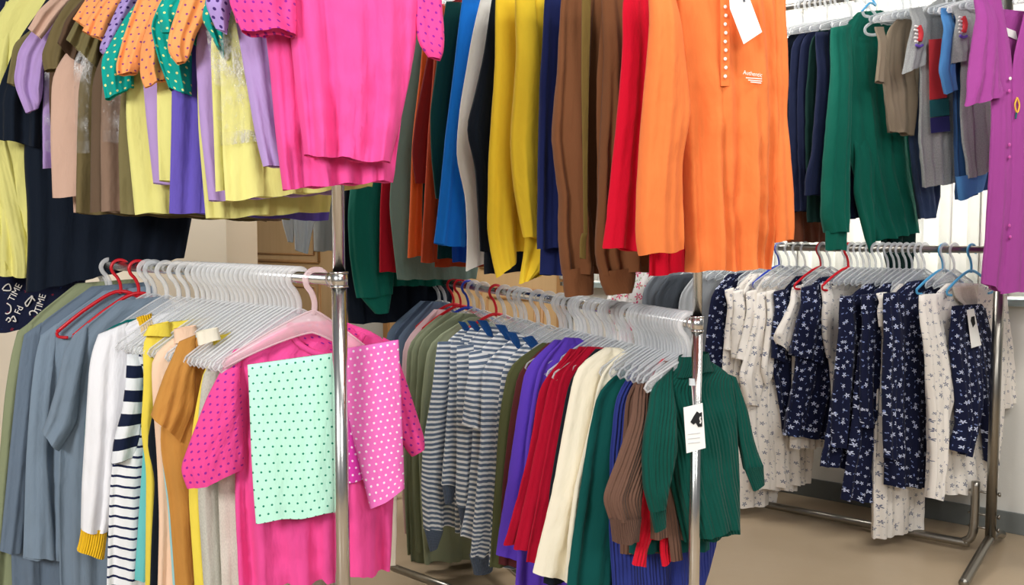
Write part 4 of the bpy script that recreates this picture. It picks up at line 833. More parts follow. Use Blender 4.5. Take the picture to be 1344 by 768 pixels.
NL = [
 (899, 'turtleneck', 'turtleneck', 'green ribbed turtleneck directly behind the tagged one, hem lower', [('body', M_GRIB, [(890, 480, 925, 474), (864, 515, 958, 496), (870, 600, 964, 600), (898, 712, 969, 699)])], 'clear'),
 (891, 'turtleneck', 'turtleneck', 'brown ribbed turtleneck with wide cuffed sleeve', [('body', M_BRIB, [(872, 474, 910, 470), (848, 508, 945, 498), (846, 600, 950, 600), (850, 705, 950, 705)]), ('sleeve', M_BRIB, [(842, 508, 862, 502), (829, 550, 852, 550), (812, 600, 847, 600), (792, 655, 843, 655), (801, 682, 841, 682)], dict(dy=-.025)), ('cuff', M_BRIBC, [(801, 680, 841, 678), (806, 711, 839, 711)], dict(dy=-.025, T=(.02, .018))), ('sleeve', M_BRIB, [(866, 590, 880, 590), (872, 660, 886, 660), (881, 738, 896, 734)], dict(dy=-.012, T=(.01, .014)))]),
 (883, 'turtleneck', 'turtleneck', 'scarlet ribbed top whose cuffs poke out below the brown sleeve', [('body', M_SCAR, [(868, 471, 905, 468), (838, 520, 935, 505), (834, 600, 940, 600), (846, 705, 940, 705)]), ('sleeve', M_SCAR, [(846, 600, 862, 600), (842, 690, 862, 688), (834, 725, 848, 724), (830, 742, 848, 744)], dict(dy=-.02)), ('sleeve', M_SCAR, [(864, 600, 882, 600), (868, 690, 882, 690), (866, 722, 878, 722), (870, 743, 882, 728)], dict(dy=-.01))]),
 (875, 'turtleneck', 'turtleneck', 'dark green ribbed top between brown and scarlet ones', [('body', M_GDEEP, [(860, 471, 895, 468), (833, 525, 930, 505), (828, 600, 930, 600), (826, 725, 930, 720)])]),
 (867, 'turtleneck', 'turtleneck', 'second brown ribbed top, thin strip beside the indigo one', [('body', M_BRIB, [(850, 474, 888, 470), (822, 520, 925, 505), (817, 600, 925, 600), (815, 726, 925, 720)])]),
 (857, 'turtleneck', 'turtleneck', 'indigo blue ribbed top with long low hem', [('body', M_BLUEK, [(838, 474, 875, 470), (808, 520, 915, 505), (800, 600, 935, 600), (799, 700, 946, 690), (805, 800, 925, 768)]), ('sleeve', M_BLUEK, [(920, 560, 935, 560), (922, 640, 942, 640), (922, 700, 946, 686)], dict(dy=.01))]),
 (846, 'long_sleeve_shirt', 'top', 'deep green long top beside the cream pair', [('body', M_GDEEP, [(822, 480, 865, 476), (784, 512, 905, 500), (770, 580, 900, 580), (755, 680, 895, 680), (738, 792, 890, 800)])]),
 (836, 'long_sleeve_shirt', 'top', 'cream top, nearer of the cream pair', [('body', M_IVOR, [(815, 463, 855, 460), (787, 490, 895, 484), (772, 560, 895, 560), (752, 640, 890, 640), (744, 690, 880, 690), (738, 762, 870, 775)])]),
 (827, 'long_sleeve_shirt', 'top', 'cream top, farther of the pair, with full front', [('body', M_IVOR, [(795, 456, 840, 454), (757, 480, 885, 478), (744, 545, 885, 545), (722, 660, 880, 660), (701, 752, 860, 792)])]),
 (816, 'long_sleeve_shirt', 'top', 'black top, dark gap between crimson and cream tops', [('body', M_BLACK, [(782, 458, 830, 456), (748, 496, 870, 490), (736, 560, 865, 560), (722, 640, 860, 640), (714, 765, 850, 765)])]),
 (807, 'knit_shirt', 'top', 'crimson top, nearest of the three crimson ones', [('body', M_CRIM, [(771, 455, 820, 453), (737, 488, 860, 484), (723, 560, 860, 560), (706, 650, 850, 650), (692, 738, 840, 742)])]),
 (798, 'knit_shirt', 'top', 'crimson top, middle of the three crimson ones', [('body', M_CRIM, [(760, 455, 810, 453), (722, 496, 850, 490), (710, 560, 850, 560), (692, 650, 840, 650), (676, 722, 830, 724)])]),
 (789, 'knit_shirt', 'top', 'crimson top with flared hem against the purple', [('body', M_CRIM, [(748, 458, 800, 456), (708, 505, 840, 498), (696, 580, 840, 580), (677, 660, 830, 660), (660, 714, 820, 734)])]),
 (778, 'long_sleeve_shirt', 'top', 'purple top, nearer of two beside the crimson', [('body', M_PURPLE, [(741, 443, 790, 441), (706, 478, 830, 474), (692, 560, 830, 560), (682, 650, 820, 650), (672, 785, 810, 785)])]),
 (768, 'long_sleeve_shirt', 'top', 'purple top, farther of two, hem curling left', [('body', M_PURPLE, [(728, 446, 778, 444), (690, 482, 820, 478), (677, 560, 820, 560), (665, 650, 810, 650), (652, 730, 800, 740)])]),
 (758, 'long_sleeve_shirt', 'top', 'maroon top, narrow strip left of the purple pair', [('body', M_MAROON, [(720, 450, 770, 448), (681, 486, 800, 482), (669, 560, 800, 560), (660, 650, 790, 650), (655, 742, 790, 742)])]),
 (749, 'long_sleeve_shirt', 'top', 'olive green top between striped and maroon tops', [('body', M_OLIVEJ, [(712, 450, 760, 448), (668, 478, 790, 474), (656, 540, 790, 540), (648, 640, 780, 640), (641, 742, 780, 742)])]),
 (736, 'striped_polo', 'top', 'slate striped top with blue collar, nearest of its striped kind', [('body', M_STRG, [(692, 449, 740, 445), (660, 475, 770, 470), (652, 540, 765, 540), (646, 640, 760, 640), (642, 744, 750, 744)]), ('collar', M_BCOL, [(685, 444, 699, 441), (690, 449, 704, 447), (695, 455, 707, 454)], dict(dy=-.004))]),
 (720, 'striped_polo', 'top', 'slate striped top with folded grey hem, second striped from front', [('body', M_STRG, [(672, 444, 725, 440), (632, 478, 750, 472), (630, 580, 745, 580), (622, 680, 735, 680), (616, 730, 650, 728)]), ('hem_band', M_SLC, [(616, 728, 650, 726), (622, 755, 646, 748)]), ('collar', M_BCOL, [(664, 436, 677, 437), (670, 446, 682, 447), (676, 457, 685, 460)], dict(dy=-.004))]),
 (706, 'striped_polo', 'top', 'slate striped top with loose short-looking sleeve, third striped', [('body', M_STRG, [(658, 434, 710, 430), (624, 462, 735, 458), (622, 540, 730, 540), (616, 640, 725, 640), (605, 705, 700, 712)]), ('sleeve', M_STRG, [(620, 464, 648, 458), (612, 510, 640, 512), (607, 556, 632, 566)], dict(dy=-.03)), ('collar', M_BCOL, [(650, 426, 663, 427), (656, 435, 668, 436), (662, 446, 672, 449)], dict(dy=-.004))]),
 (690, 'striped_polo', 'top', 'slate striped top with low grey cuff, fourth striped', [('body', M_STRG, [(634, 428, 690, 424), (606, 458, 715, 454), (606, 600, 710, 600), (604, 700, 700, 704)]), ('sleeve', M_STRG, [(603, 456, 627, 452), (600, 520, 630, 520), (600, 600, 630, 600), (598, 650, 627, 652), (600, 664, 626, 664)], dict(dy=-.025)), ('cuff', M_SLC, [(600, 662, 626, 662), (606, 693, 622, 690)], dict(dy=-.025)), ('collar', M_BCOL, [(626, 420, 639, 421), (632, 429, 644, 430), (638, 439, 648, 443)], dict(dy=-.004))]),
 (676, 'striped_polo', 'top', 'slate striped top with short narrow cuff, fifth striped', [('body', M_STRG, [(620, 428, 675, 424), (598, 454, 705, 450), (596, 600, 700, 600), (597, 700, 680, 700)]), ('sleeve', M_STRG, [(594, 450, 614, 450), (588, 520, 606, 520), (582, 600, 601, 600), (579, 636, 598, 638)], dict(dy=-.02)), ('cuff', M_SLC, [(580, 636, 598, 638), (584, 662, 594, 658)], dict(dy=-.02)), ('collar', M_BCOL, [(613, 421, 624, 422), (618, 428, 629, 429), (622, 434, 633, 437)], dict(dy=-.004))]),
 (662, 'striped_polo', 'top', 'slate striped top with long cuffed sleeve, farthest of the striped', [('body', M_STRG, [(608, 430, 660, 426), (580, 452, 690, 448), (576, 560, 690, 560), (578, 690, 670, 692)]), ('sleeve', M_STRG, [(577, 450, 600, 449), (566, 520, 586, 520), (555, 585, 584, 580), (553, 640, 582, 650), (556, 693, 582, 697)], dict(dy=-.022)), ('cuff', M_SLC, [(556, 692, 582, 696), (564, 723, 574, 720)], dict(dy=-.022)), ('collar', M_BCOL, [(601, 422, 611, 423), (605, 428, 615, 429), (609, 434, 618, 436)], dict(dy=-.004))]),
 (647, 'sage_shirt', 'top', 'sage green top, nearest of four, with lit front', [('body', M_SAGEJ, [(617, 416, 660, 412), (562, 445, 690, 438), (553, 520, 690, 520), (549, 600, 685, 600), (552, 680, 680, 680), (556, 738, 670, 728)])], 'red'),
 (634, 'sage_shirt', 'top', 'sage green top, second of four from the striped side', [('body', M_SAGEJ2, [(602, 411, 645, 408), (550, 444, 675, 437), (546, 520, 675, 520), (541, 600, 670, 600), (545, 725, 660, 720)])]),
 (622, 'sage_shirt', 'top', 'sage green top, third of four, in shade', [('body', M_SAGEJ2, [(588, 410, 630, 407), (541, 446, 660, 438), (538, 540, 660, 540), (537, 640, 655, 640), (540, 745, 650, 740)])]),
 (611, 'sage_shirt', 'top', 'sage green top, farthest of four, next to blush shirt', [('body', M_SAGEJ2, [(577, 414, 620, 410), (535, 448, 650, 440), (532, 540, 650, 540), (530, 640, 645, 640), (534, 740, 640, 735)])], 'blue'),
 (601, 'blush_shirt', 'shirt', 'blush pink shirt, pale line beside the sage tops', [('body', M_BLUSH, [(570, 406, 610, 402), (529, 448, 640, 438), (527, 520, 640, 520), (526, 620, 635, 620), (530, 700, 630, 700)])], 'red'),
 (592, 'denim_shirt', 'shirt', 'slate denim shirt, nearest of three at the rail\'s far end', [('body', M_DENIM, [(566, 396, 606, 393), (520, 442, 630, 432), (518, 540, 630, 540), (522, 640, 625, 640)])], 'red'),
 (584, 'denim_shirt', 'shirt', 'slate denim shirt, middle of three at the rail\'s far end', [('body', M_DENIM2, [(559, 395, 600, 392), (513, 438, 620, 430), (513, 540, 620, 540), (517, 640, 615, 640)])]),
 (576, 'denim_shirt', 'shirt', 'slate denim shirt, last of three at the rail\'s far end', [('body', M_DENIM, [(552, 395, 594, 392), (506, 434, 610, 428), (508, 540, 610, 540), (512, 630, 605, 630)])]),
]
for it in NL:
    if it[1] == 'turtleneck':
        for p in it[4]:
            if len(p) > 3: p[3].setdefault('A', (.0015, .006))
        if len(it[4][0]) == 3: it[4][0] = it[4][0] + (dict(A=(.0015, .007)),)
    b0 = it[4][0][2]
    if it[0] < 890: b0[0] = (b0[0][0], b0[0][1], b0[0][0] + 20, b0[0][1] + 1); b0[1] = b0[1][:3] + (b0[1][3] + 14,) if len(b0[1]) == 4 else b0[1]
    garment('2', 'l', ('px', it[0]), 20, it[1], it[2], it[3], GN, it[4], hang=(it[5] if len(it) > 5 else 'grey'), W=wmid(it[0]))
for x in (902, 895, 887, 879, 871, 862, 852, 841, 821, 802, 783, 763, 742, 684):
    hanger('2', 'l', hook_t('2', x), 20 + (x*7 % 9) - 4, 'grey', 'bare plastic hanger among the packed hooks on the middle lower rail', 'bare hangers on the middle lower rail', W=(wmid(x) or .135)*.72)
# ================================================================ RIGHT RACK, UPPER RAIL
M_ORCH = K('orchid_cotton', (166, 72, 152)); M_HGREY = K('grey_marl', (150, 152, 152), heather=.06); M_MBLUE = K('mid_blue_jersey', (76, 132, 190)); M_DBLUE = K('dusk_blue_jersey', (44, 80, 126)); M_TAUPE = K('taupe_jersey', (138, 124, 106)); M_SLNV = K('slate_navy', (56, 72, 104)); M_BOTG = K('bottle_green_sweat', (10, 98, 82)); M_DKN = K('dark_navy_sweat', (24, 32, 62)); M_DKG = K('dark_green_sweat', (14, 48, 44)); M_RUSTB = K('dull_rust_jersey', (124, 74, 54))
M_RECOL = K('red_panel', (176, 48, 60)); M_TEP = K('dark_teal_panel', (20, 62, 66)); M_NVP = K('navy_panel', (40, 38, 92))
GR = 'clothes on the right rack\'s upper rail'
oc, fr = garment('3', 'u', -.12, 22, 'button_dress', 'dress', 'orchid pink V-neck dress with buttons at the right edge', GR, [
   ('back_panel', M_ORCH, [(1312, 12, 1352, 16), (1300, 22, 1385, 20), (1302, 160, 1385, 160), (1296, 378, 1392, 380)], dict(dy=.022, T=(.004, .006), A=(.001, .005))),
   ('front_panel', M_ORCH, [(1297, -24, 1309, -27), (1294, 10, 1314, 8), (1296, 50, 1323, 50), (1300, 76, 1329, 76), (1303, 150, 1330, 150), (1299, 250, 1329, 250), (1290, 372, 1320, 386)], dict(dy=-.018, T=(.006, .012), A=(.001, .007))),
   ('front_panel', M_ORCH, [(1352, -24, 1366, -20), (1346, 10, 1380, 5), (1337, 46, 1392, 50), (1328, 76, 1392, 76), (1327, 150, 1390, 150), (1326, 250, 1392, 250), (1314, 385, 1396, 378)], dict(dy=-.026, T=(.006, .012), A=(.001, .007))),
   ('sleeve', M_ORCH, [(1290, -16, 1304, -12), (1280, 50, 1306, 55), (1270, 120, 1310, 110), (1266, 140, 1314, 126)], dict(dy=-.03, T=(.012, .024)))], hang=None)
hanger('3', 'u', -.12, 22, 'grey', 'white-grey hanger bar inside the orchid dress neckline', None, W=.16)
card(fr, oc, 'neck_label', [(1320, 36), (1333, 41), (1336, 53), (1322, 47)], PAPER, .01, .001)
for x, y, mt in ((1326, 103, PEARL), (1325, 119, ORCHBTN), (1325, 190, ORCHBTN), (1325, 206, ORCHBTN), (1325, 296, ORCHBTN), (1326, 311, ORCHBTN)): button(fr, oc, x, y, mt, -.043, .0062)
for pts, mt in ((((1335, 128), (1332, 138), (1335, 148), (1338, 138), (1335, 128)), YELLOWINK), (((1334, 148), (1333, 156)), TEALINK)): cord(fr, oc, 'embroidered_motif', pts, mt, -.044, .003)
RU = [
 (('px', 1284), 22, 'marl_t_shirt', 't-shirt', 'grey marl T-shirt next to the orchid dress, printed sleeve', [('body', M_HGREY, [(1285, -4, 1312, -6), (1262, 8, 1330, 2), (1260, 130, 1325, 130), (1263, 180, 1318, 180), (1270, 234, 1302, 224)]), ('sleeve', M_HGREY, [(1259, 6, 1276, 4), (1254, 45, 1275, 45), (1252, 83, 1275, 76)], dict(dy=-.03))]),
 (('px', 1272), 22, 'blue_shirt', 'top', 'mid blue top with rolled sleeve between two grey marl T-shirts', [('body', M_DBLUE, [(1270, -2, 1298, -4), (1250, 10, 1312, 6), (1253, 130, 1310, 130), (1257, 220, 1300, 215), (1260, 262, 1292, 248)]), ('sleeve', M_MBLUE, [(1244, 8, 1257, 10), (1238, 55, 1253, 55), (1233, 92, 1252, 94), (1240, 124, 1256, 118)], dict(dy=-.03)), ('hem_band', M_MBLUE, [(1256, 232, 1296, 222), (1260, 263, 1290, 247)], dict(dy=-.006, T=(.024, .024)))]),
 (('px', 1236), 22, 'marl_t_shirt', 't-shirt', 'grey marl T-shirt with red and navy front panels', [('body', M_HGREY, [(1232, -2, 1260, -4), (1208, 10, 1280, 6), (1207, 100, 1275, 100), (1208, 180, 1268, 180), (1213, 246, 1255, 240)]), ('sleeve', M_HGREY, [(1203, 8, 1219, 7), (1196, 50, 1217, 50), (1186, 97, 1214, 84)], dict(dy=-.03))]),
 (('px', 1196), 22, 'tank_shirt', 'top', 'crumpled taupe top between green sweatshirt and grey marl', [('body', M_TAUPE, [(1178, 24, 1196, 22), (1164, 38, 1204, 34), (1158, 90, 1206, 90), (1164, 130, 1206, 130), (1170, 172, 1196, 178)], dict(A=(.003, .014))), ('sleeve', M_TAUPE, [(1153, 34, 1165, 34), (1153, 70, 1163, 70), (1150, 107, 1160, 109)], dict(dy=-.02))]),
 (('px', 1186), 22, 'trousers', 'trousers', 'slate navy trousers hanging low beside the green sweatshirt', [('trouser_leg', M_SLNV, [(1192, 40, 1228, 38), (1190, 150, 1230, 150), (1196, 220, 1232, 220), (1206, 287, 1228, 286)], dict(T=(.01, .018)))]),
 (('px', 1142), 22, 'sweatshirt', 'sweatshirt', 'large bottle green sweatshirt with cuffed sleeve', [('body', M_BOTG, [(1126, 16, 1158, 14), (1104, 32, 1186, 28), (1108, 120, 1192, 120), (1118, 220, 1198, 220), (1148, 316, 1208, 304)], dict(m=28, T=(.014, .034), A=(.003, .014))), ('sleeve', M_BOTG, [(1100, 34, 1126, 30), (1090, 120, 1116, 120), (1083, 210, 1114, 210), (1079, 290, 1112, 290), (1085, 306, 1111, 304)], dict(dy=-.035, T=(.014, .03))), ('cuff', M_BOTG, [(1084, 303, 1111, 301), (1084, 328, 1110, 328)], dict(dy=-.035)), ('sleeve', M_BOTG, [(1126, 160, 1146, 160), (1120, 250, 1146, 250), (1132, 300, 1146, 296), (1142, 333, 1148, 330)], dict(dy=-.03))]),
 (('px', 1132), 22, 'sweatshirt', 'sweatshirt', 'second green sweatshirt, dark hem dropping behind the rail hooks', [('body', M_DKG, [(1118, 24, 1145, 22), (1098, 38, 1170, 34), (1110, 140, 1180, 140), (1150, 290, 1208, 280), (1168, 372, 1192, 380)])]),
 (('px', 1116), 22, 'navy_sweatshirt', 'sweatshirt', 'navy sweatshirt right against the green sweatshirt\'s sleeve', [('body', M_DKN, [(1100, 28, 1130, 26), (1080, 42, 1150, 38), (1074, 120, 1150, 120), (1078, 200, 1150, 200), (1086, 290, 1140, 284)]), ('sleeve', M_DKN, [(1078, 40, 1094, 40), (1072, 120, 1090, 120), (1066, 200, 1086, 200), (1057, 232, 1080, 236), (1056, 256, 1078, 256)], dict(dy=-.03))]),
 (('px', 1102), 22, 'navy_sweatshirt', 'sweatshirt', 'dark green-black sweatshirt between navy ones', [('body', M_DKG, [(1086, 30, 1112, 28), (1064, 44, 1130, 40), (1058, 120, 1130, 120), (1058, 200, 1130, 200), (1062, 292, 1125, 286)])]),
 (('px', 1089), 22, 'navy_sweatshirt', 'sweatshirt', 'navy sweatshirt, middle of the dark row', [('body', M_DKN, [(1074, 32, 1100, 30), (1052, 46, 1115, 42), (1047, 120, 1115, 120), (1048, 200, 1112, 200), (1052, 276, 1108, 272)])]),
 (('px', 1076), 22, 'navy_sweatshirt', 'sweatshirt', 'navy sweatshirt, second from the orange sleeve', [('body', M_DKN, [(1060, 36, 1086, 34), (1040, 50, 1100, 46), (1036, 120, 1100, 120), (1036, 200, 1096, 200), (1040, 278, 1090, 274)])]),
 (('px', 1062), 22, 'navy_sweatshirt', 'sweatshirt', 'black-navy sweatshirt nearest the orange sleeve', [('body', M_INK, [(1046, 38, 1070, 36), (1026, 52, 1085, 48), (1020, 120, 1085, 120), (1018, 200, 1080, 200), (1022, 280, 1076, 276)])]),
 (('px', 1050), 22, 'rust_shirt', 'top', 'dull rust top whose hem shows under the dark sweatshirts', [('body', M_RUSTB, [(1050, 42, 1072, 40), (1030, 56, 1090, 52), (1028, 150, 1090, 150), (1030, 250, 1088, 250), (1034, 318, 1084, 318)])]),
]
keep = {}
for (t, psi, nm, cat, lab, parts) in RU:
    keep[lab] = garment('3', 'u', t, psi, nm, cat, lab, GR, parts)
root, fr = keep['grey marl T-shirt with red and navy front panels']
for pts, mt, nm in ((((1219, 52), (1243, 50), (1243, 128), (1220, 131)), REDINK, 'red_print_panel'), (((1220, 132), (1245, 129), (1246, 151), (1221, 154)), TEALINK, 'teal_print_panel'), (((1221, 155), (1246, 152), (1247, 172), (1222, 175)), NAVYINK, 'navy_print_panel')):
    card(fr, root, nm, pts, mt, -.036, .001)
def sleeve_print(root, fr, x, y, dy):
    cord(fr, root, 'sleeve_print', [(x+2, y-14), (x+5, y-4), (x+3, y+6)], REDINK, dy, .009)
    for k in range(5): cord(fr, root, 'sleeve_print', [(x-3-(k % 2), y-14+5*k), (x+.5, y-13+5*k)], WHITEINK, dy-.001, .0035)
    cord(fr, root, 'sleeve_print', [(x-2, y+11), (x+3, y+13), (x+7, y+11)], PURPLEINK, dy, .005)
sleeve_print(root, fr, 1204, 48, -.058)
root, fr = keep['grey marl T-shirt next to the orchid dress, printed sleeve']
sleeve_print(root, fr, 1262, 36, -.058)
for k, x in enumerate((1296, 1285, 1275, 1253, 1243, 1225, 1215, 1206, 1196, 1186, 1176, 1166, 1138, 1118, 1096, 1082, 1068, 1054)):
    hanger('3', 'u', hook_t('3', x, 'u'), 27 + (k*5 % 7) - 3, 'grey', 'bare clear hanger among the packed hooks on the right upper rail', 'bare hangers on the right upper rail', W=.1)

# ================================================================ RIGHT RACK, LOWER RAIL
M_WFL = K('white_floral', (240, 234, 226), floral=((112, 118, 140), .04, .24, (150, 152, 168))); M_NFL = K('navy_floral', (18, 24, 54), floral=((206, 214, 240), .036, .27, (140, 158, 214)))
M_JGREY = K('grey_jacket_cloth', (108, 114, 122)); M_JDARK = K('charcoal_jacket_cloth', (66, 72, 80)); M_JLT = K('light_grey_jacket_cloth', (176, 180, 184)); M_WPK = K('white_pink_floral', (240, 236, 234), floral=((220, 90, 130), .05, .4, (170, 190, 150)))
GS = 'floral nightwear on the right rack\'s lower rail'
ws, fr = garment('3', 'l', ('px', 1264), 30, 'pyjama_shirt', 'pyjamas', 'white floral pyjama top facing out by the right post', GS, [
   ('body', M_WFL, [(1243, 372, 1286, 372), (1220, 388, 1316, 386), (1220, 470, 1322, 470), (1228, 560, 1314, 560), (1238, 648, 1304, 644)], dict(T=(.01, .026), m=26)),
   ('sleeve', M_WFL, [(1217, 388, 1240, 386), (1213, 440, 1242, 440), (1215, 495, 1259, 503), (1220, 545, 1244, 540), (1222, 600, 1242, 600), (1219, 654, 1234, 655)], dict(dy=-.03, T=(.012, .024))),
   ('sleeve', M_WFL, [(1304, 388, 1318, 388), (1308, 440, 1326, 440), (1314, 500, 1331, 500), (1318, 536, 1331, 528)], dict(dy=.01)),
   ('neck_facing', M_HEATH2, [(1250, 376, 1284, 374), (1254, 392, 1284, 390), (1264, 402, 1278, 400)], dict(dy=-.03, T=(.003, .003), n=10))], hang='sky')
pt, fr = garment('3', 'l', ('px', 1263), 30, 'pyjama_trousers', 'pyjamas', 'navy floral trousers with card tag, over white floral pyjama top', GS, [
   ('waistband', M_NFL, [(1250, 402, 1288, 399), (1249, 412, 1294, 408)], dict(dy=-.065, T=(.009, .01))),
   ('trouser_leg', M_NFL, [(1250, 408, 1280, 405), (1246, 450, 1286, 450), (1254, 510, 1290, 510), (1258, 560, 1282, 560), (1249, 590, 1272, 600)], dict(dy=-.065, T=(.01, .016))),
   ('trouser_leg', M_NFL, [(1270, 406, 1292, 404), (1278, 450, 1304, 460), (1284, 520, 1308, 520), (1290, 570, 1308, 570), (1296, 606, 1308, 612)], dict(dy=-.055, T=(.01, .016)))], hang=None)
tg = card(fr, pt, 'price_tag', [(1269, 407), (1278, 405), (1288, 453), (1275, 457)], PAPER, -.092)
card(fr, tg, 'printed_mark', [(1275, 416), (1279, 415), (1280, 425), (1277, 430), (1274, 421)], INK, -.0935, .0006)
SL = [
 (1227, 27, 'nightdress', 'nightdress', 'navy floral nightdress beside the white floral pyjama top', M_NFL, [(1192, 370, 1222, 366), (1168, 386, 1240, 380), (1163, 470, 1240, 470), (1162, 560, 1240, 560), (1166, 638, 1222, 640)], [(1167, 386, 1186, 384), (1160, 450, 1184, 450), (1158, 520, 1182, 520), (1160, 600, 1180, 604)], 'sky'),
 (1206, 27, 'nightdress', 'nightdress', 'long white floral nightdress with lowest hem', M_WFL, [(1180, 373, 1208, 370), (1160, 388, 1222, 384), (1152, 470, 1222, 470), (1149, 580, 1218, 580), (1146, 708, 1212, 690)], [(1158, 386, 1170, 384), (1153, 410, 1165, 410), (1154, 428, 1160, 430)], 'grey'),
 (1190, 27, 'nightdress', 'nightdress', 'navy floral nightdress left of the long white one, scalloped hem', M_NFL, [(1160, 372, 1190, 369), (1138, 388, 1205, 384), (1126, 470, 1200, 470), (1116, 570, 1190, 570), (1104, 655, 1150, 660)], [(1138, 388, 1156, 386), (1130, 450, 1154, 450), (1126, 520, 1152, 520), (1128, 560, 1146, 562)], 'grey'),
 (1166, 27, 'nightdress', 'nightdress', 'navy floral nightdress, third from right post', M_NFL, [(1136, 373, 1166, 370), (1110, 390, 1184, 384), (1098, 470, 1180, 470), (1086, 560, 1170, 560), (1077, 612, 1150, 618)], [(1110, 390, 1128, 388), (1100, 450, 1124, 450), (1094, 520, 1118, 520), (1092, 586, 1112, 590)], 'grey'),
 (1104, 27, 'pyjama_shirt', 'pyjamas', 'white floral top under the right red hook', M_WFL, [(1100, 366, 1128, 364), (1086, 384, 1145, 380), (1086, 440, 1142, 440), (1092, 520, 1138, 520), (1096, 600, 1130, 600)], [(1084, 374, 1097, 370), (1080, 405, 1093, 405), (1080, 440, 1091, 440), (1085, 470, 1089, 470)], 'red'),
 (1090, 27, 'nightdress', 'nightdress', 'navy floral nightdress between the two red hooks', M_NFL, [(1076, 364, 1100, 362), (1056, 380, 1118, 376), (1048, 440, 1115, 440), (1042, 500, 1112, 500), (1031, 571, 1090, 578)], [(1058, 378, 1080, 372), (1046, 420, 1082, 420), (1036, 464, 1080, 478)], 'grey'),
 (1068, 27, 'pyjama_shirt', 'pyjamas', 'white floral top under the left red hook, wide sleeve', M_WFL, [(1064, 361, 1088, 359), (1044, 380, 1100, 376), (1040, 450, 1098, 450), (1038, 520, 1095, 520), (1036, 588, 1085, 585)], [(1046, 378, 1060, 374), (1030, 415, 1046, 415), (1018, 440, 1041, 450), (1021, 452, 1038, 464)], 'red'),
 (1057, 27, 'nightdress', 'nightdress', 'navy floral nightdress, dark sliver among white floral tops', M_NFL, [(1044, 363, 1068, 360), (1024, 384, 1085, 378), (1014, 430, 1082, 430), (1012, 475, 1080, 475), (1025, 571, 1075, 571)], [(1022, 384, 1036, 380), (1014, 430, 1030, 430), (1011, 470, 1030, 476)], 'grey'),
 (1046, 27, 'pyjama_shirt', 'pyjamas', 'white floral top with long pointed sleeve end', M_WFL, [(1032, 363, 1058, 360), (1012, 384, 1075, 378), (1010, 450, 1072, 450), (1008, 540, 1070, 540), (1016, 640, 1062, 634)], [(1012, 384, 1024, 380), (1005, 440, 1018, 440), (997, 485, 1014, 485), (1003, 504, 1010, 500)], 'grey'),
 (1036, 27, 'pyjama_shirt', 'pyjamas', 'white floral top with broad straight body, left of pointed sleeve', M_WFL, [(1016, 364, 1044, 361), (1000, 388, 1062, 380), (990, 440, 1060, 440), (980, 530, 1056, 530), (986, 640, 1045, 644)], [(1000, 386, 1014, 382), (986, 440, 1004, 440), (971, 495, 998, 500), (980, 530, 996, 534)], 'grey'),
 (1025, 27, 'pyjama_shirt', 'pyjamas', 'white floral top, third from the green turtleneck', M_WFL, [(1003, 363, 1030, 360), (985, 386, 1048, 378), (976, 440, 1046, 440), (972, 540, 1042, 540), (978, 600, 1030, 600)], [(985, 384, 999, 380), (976, 430, 994, 430), (966, 470, 986, 475)], 'grey'),
 (1014, 27, 'pyjama_shirt', 'pyjamas', 'white floral top beside the blue hanger, second from turtleneck', M_WFL, [(990, 361, 1016, 358), (968, 386, 1036, 376), (966, 440, 1034, 440), (958, 540, 1030, 540), (962, 668, 1018, 660)], [(968, 384, 980, 380), (962, 430, 976, 430), (962, 470, 974, 472)], 'blue'),
 (1004, 27, 'pyjama_shirt', 'pyjamas', 'white floral top closest to the green turtleneck', M_WFL, [(983, 360, 1008, 357), (958, 384, 1026, 376), (950, 450, 1024, 450), (944, 560, 1020, 560), (948, 640, 1010, 640)], [(957, 382, 968, 378), (955, 430, 964, 430), (952, 458, 962, 460)], 'grey'),
 (984, 27, 'nightdress', 'nightdress', 'navy floral nightdress just right of the middle post', M_NFL, [(956, 360, 984, 357), (934, 384, 1005, 376), (928, 440, 1000, 440), (924, 520, 996, 520), (922, 600, 990, 600)], None, 'grey'),
 (942, 27, 'jacket', 'jacket', 'light grey jacket left of the middle post', M_JLT, [(912, 362, 944, 358), (893, 384, 962, 376), (888, 440, 960, 440), (884, 540, 955, 540)], None, 'grey'),
 (918, 27, 'jacket', 'jacket', 'charcoal jacket between two grey jackets', M_JDARK, [(878, 362, 915, 358), (859, 386, 935, 378), (855, 440, 932, 440), (852, 540, 928, 540)], None, 'grey'),
 (898, 27, 'jacket', 'jacket', 'mid grey jacket behind the charcoal one', M_JGREY, [(862, 358, 900, 354), (844, 376, 918, 370), (840, 430, 915, 430), (838, 540, 910, 540)], None, 'grey'),
 (864, 27, 'floral_shirt', 'top', 'white and pink floral top peeking below the brown cuffs', M_WPK, [(838, 340, 866, 338), (816, 352, 890, 350), (806, 400, 885, 400), (800, 480, 880, 480)], [(812, 352, 832, 350), (800, 380, 826, 380), (792, 410, 820, 412)], 'grey'),
]
for (x, psi, nm, cat, lab, mt, body, slv, hk) in SL:
    parts = [('body', mt, body, dict(T=(.008, .02)))]
    if slv: parts.append(('sleeve', mt, slv, dict(dy=-.024, T=(.01, .018))))
    garment('3', 'l', ('px', x), psi, nm, cat, lab, GS, parts, hang=hk)
for k, x in enumerate((1253, 1240, 1214, 1198, 1181, 1174, 1158, 1150, 1142, 1134, 1126, 1118, 1111, 1080, 996, 975, 964, 953)):
    hanger('3', 'l', hook_t('3', x), 27 + (k*5 % 7) - 3, 'grey', 'bare clear hanger among the hooks on the right lower rail', 'bare hangers on the right lower rail', W=.1)

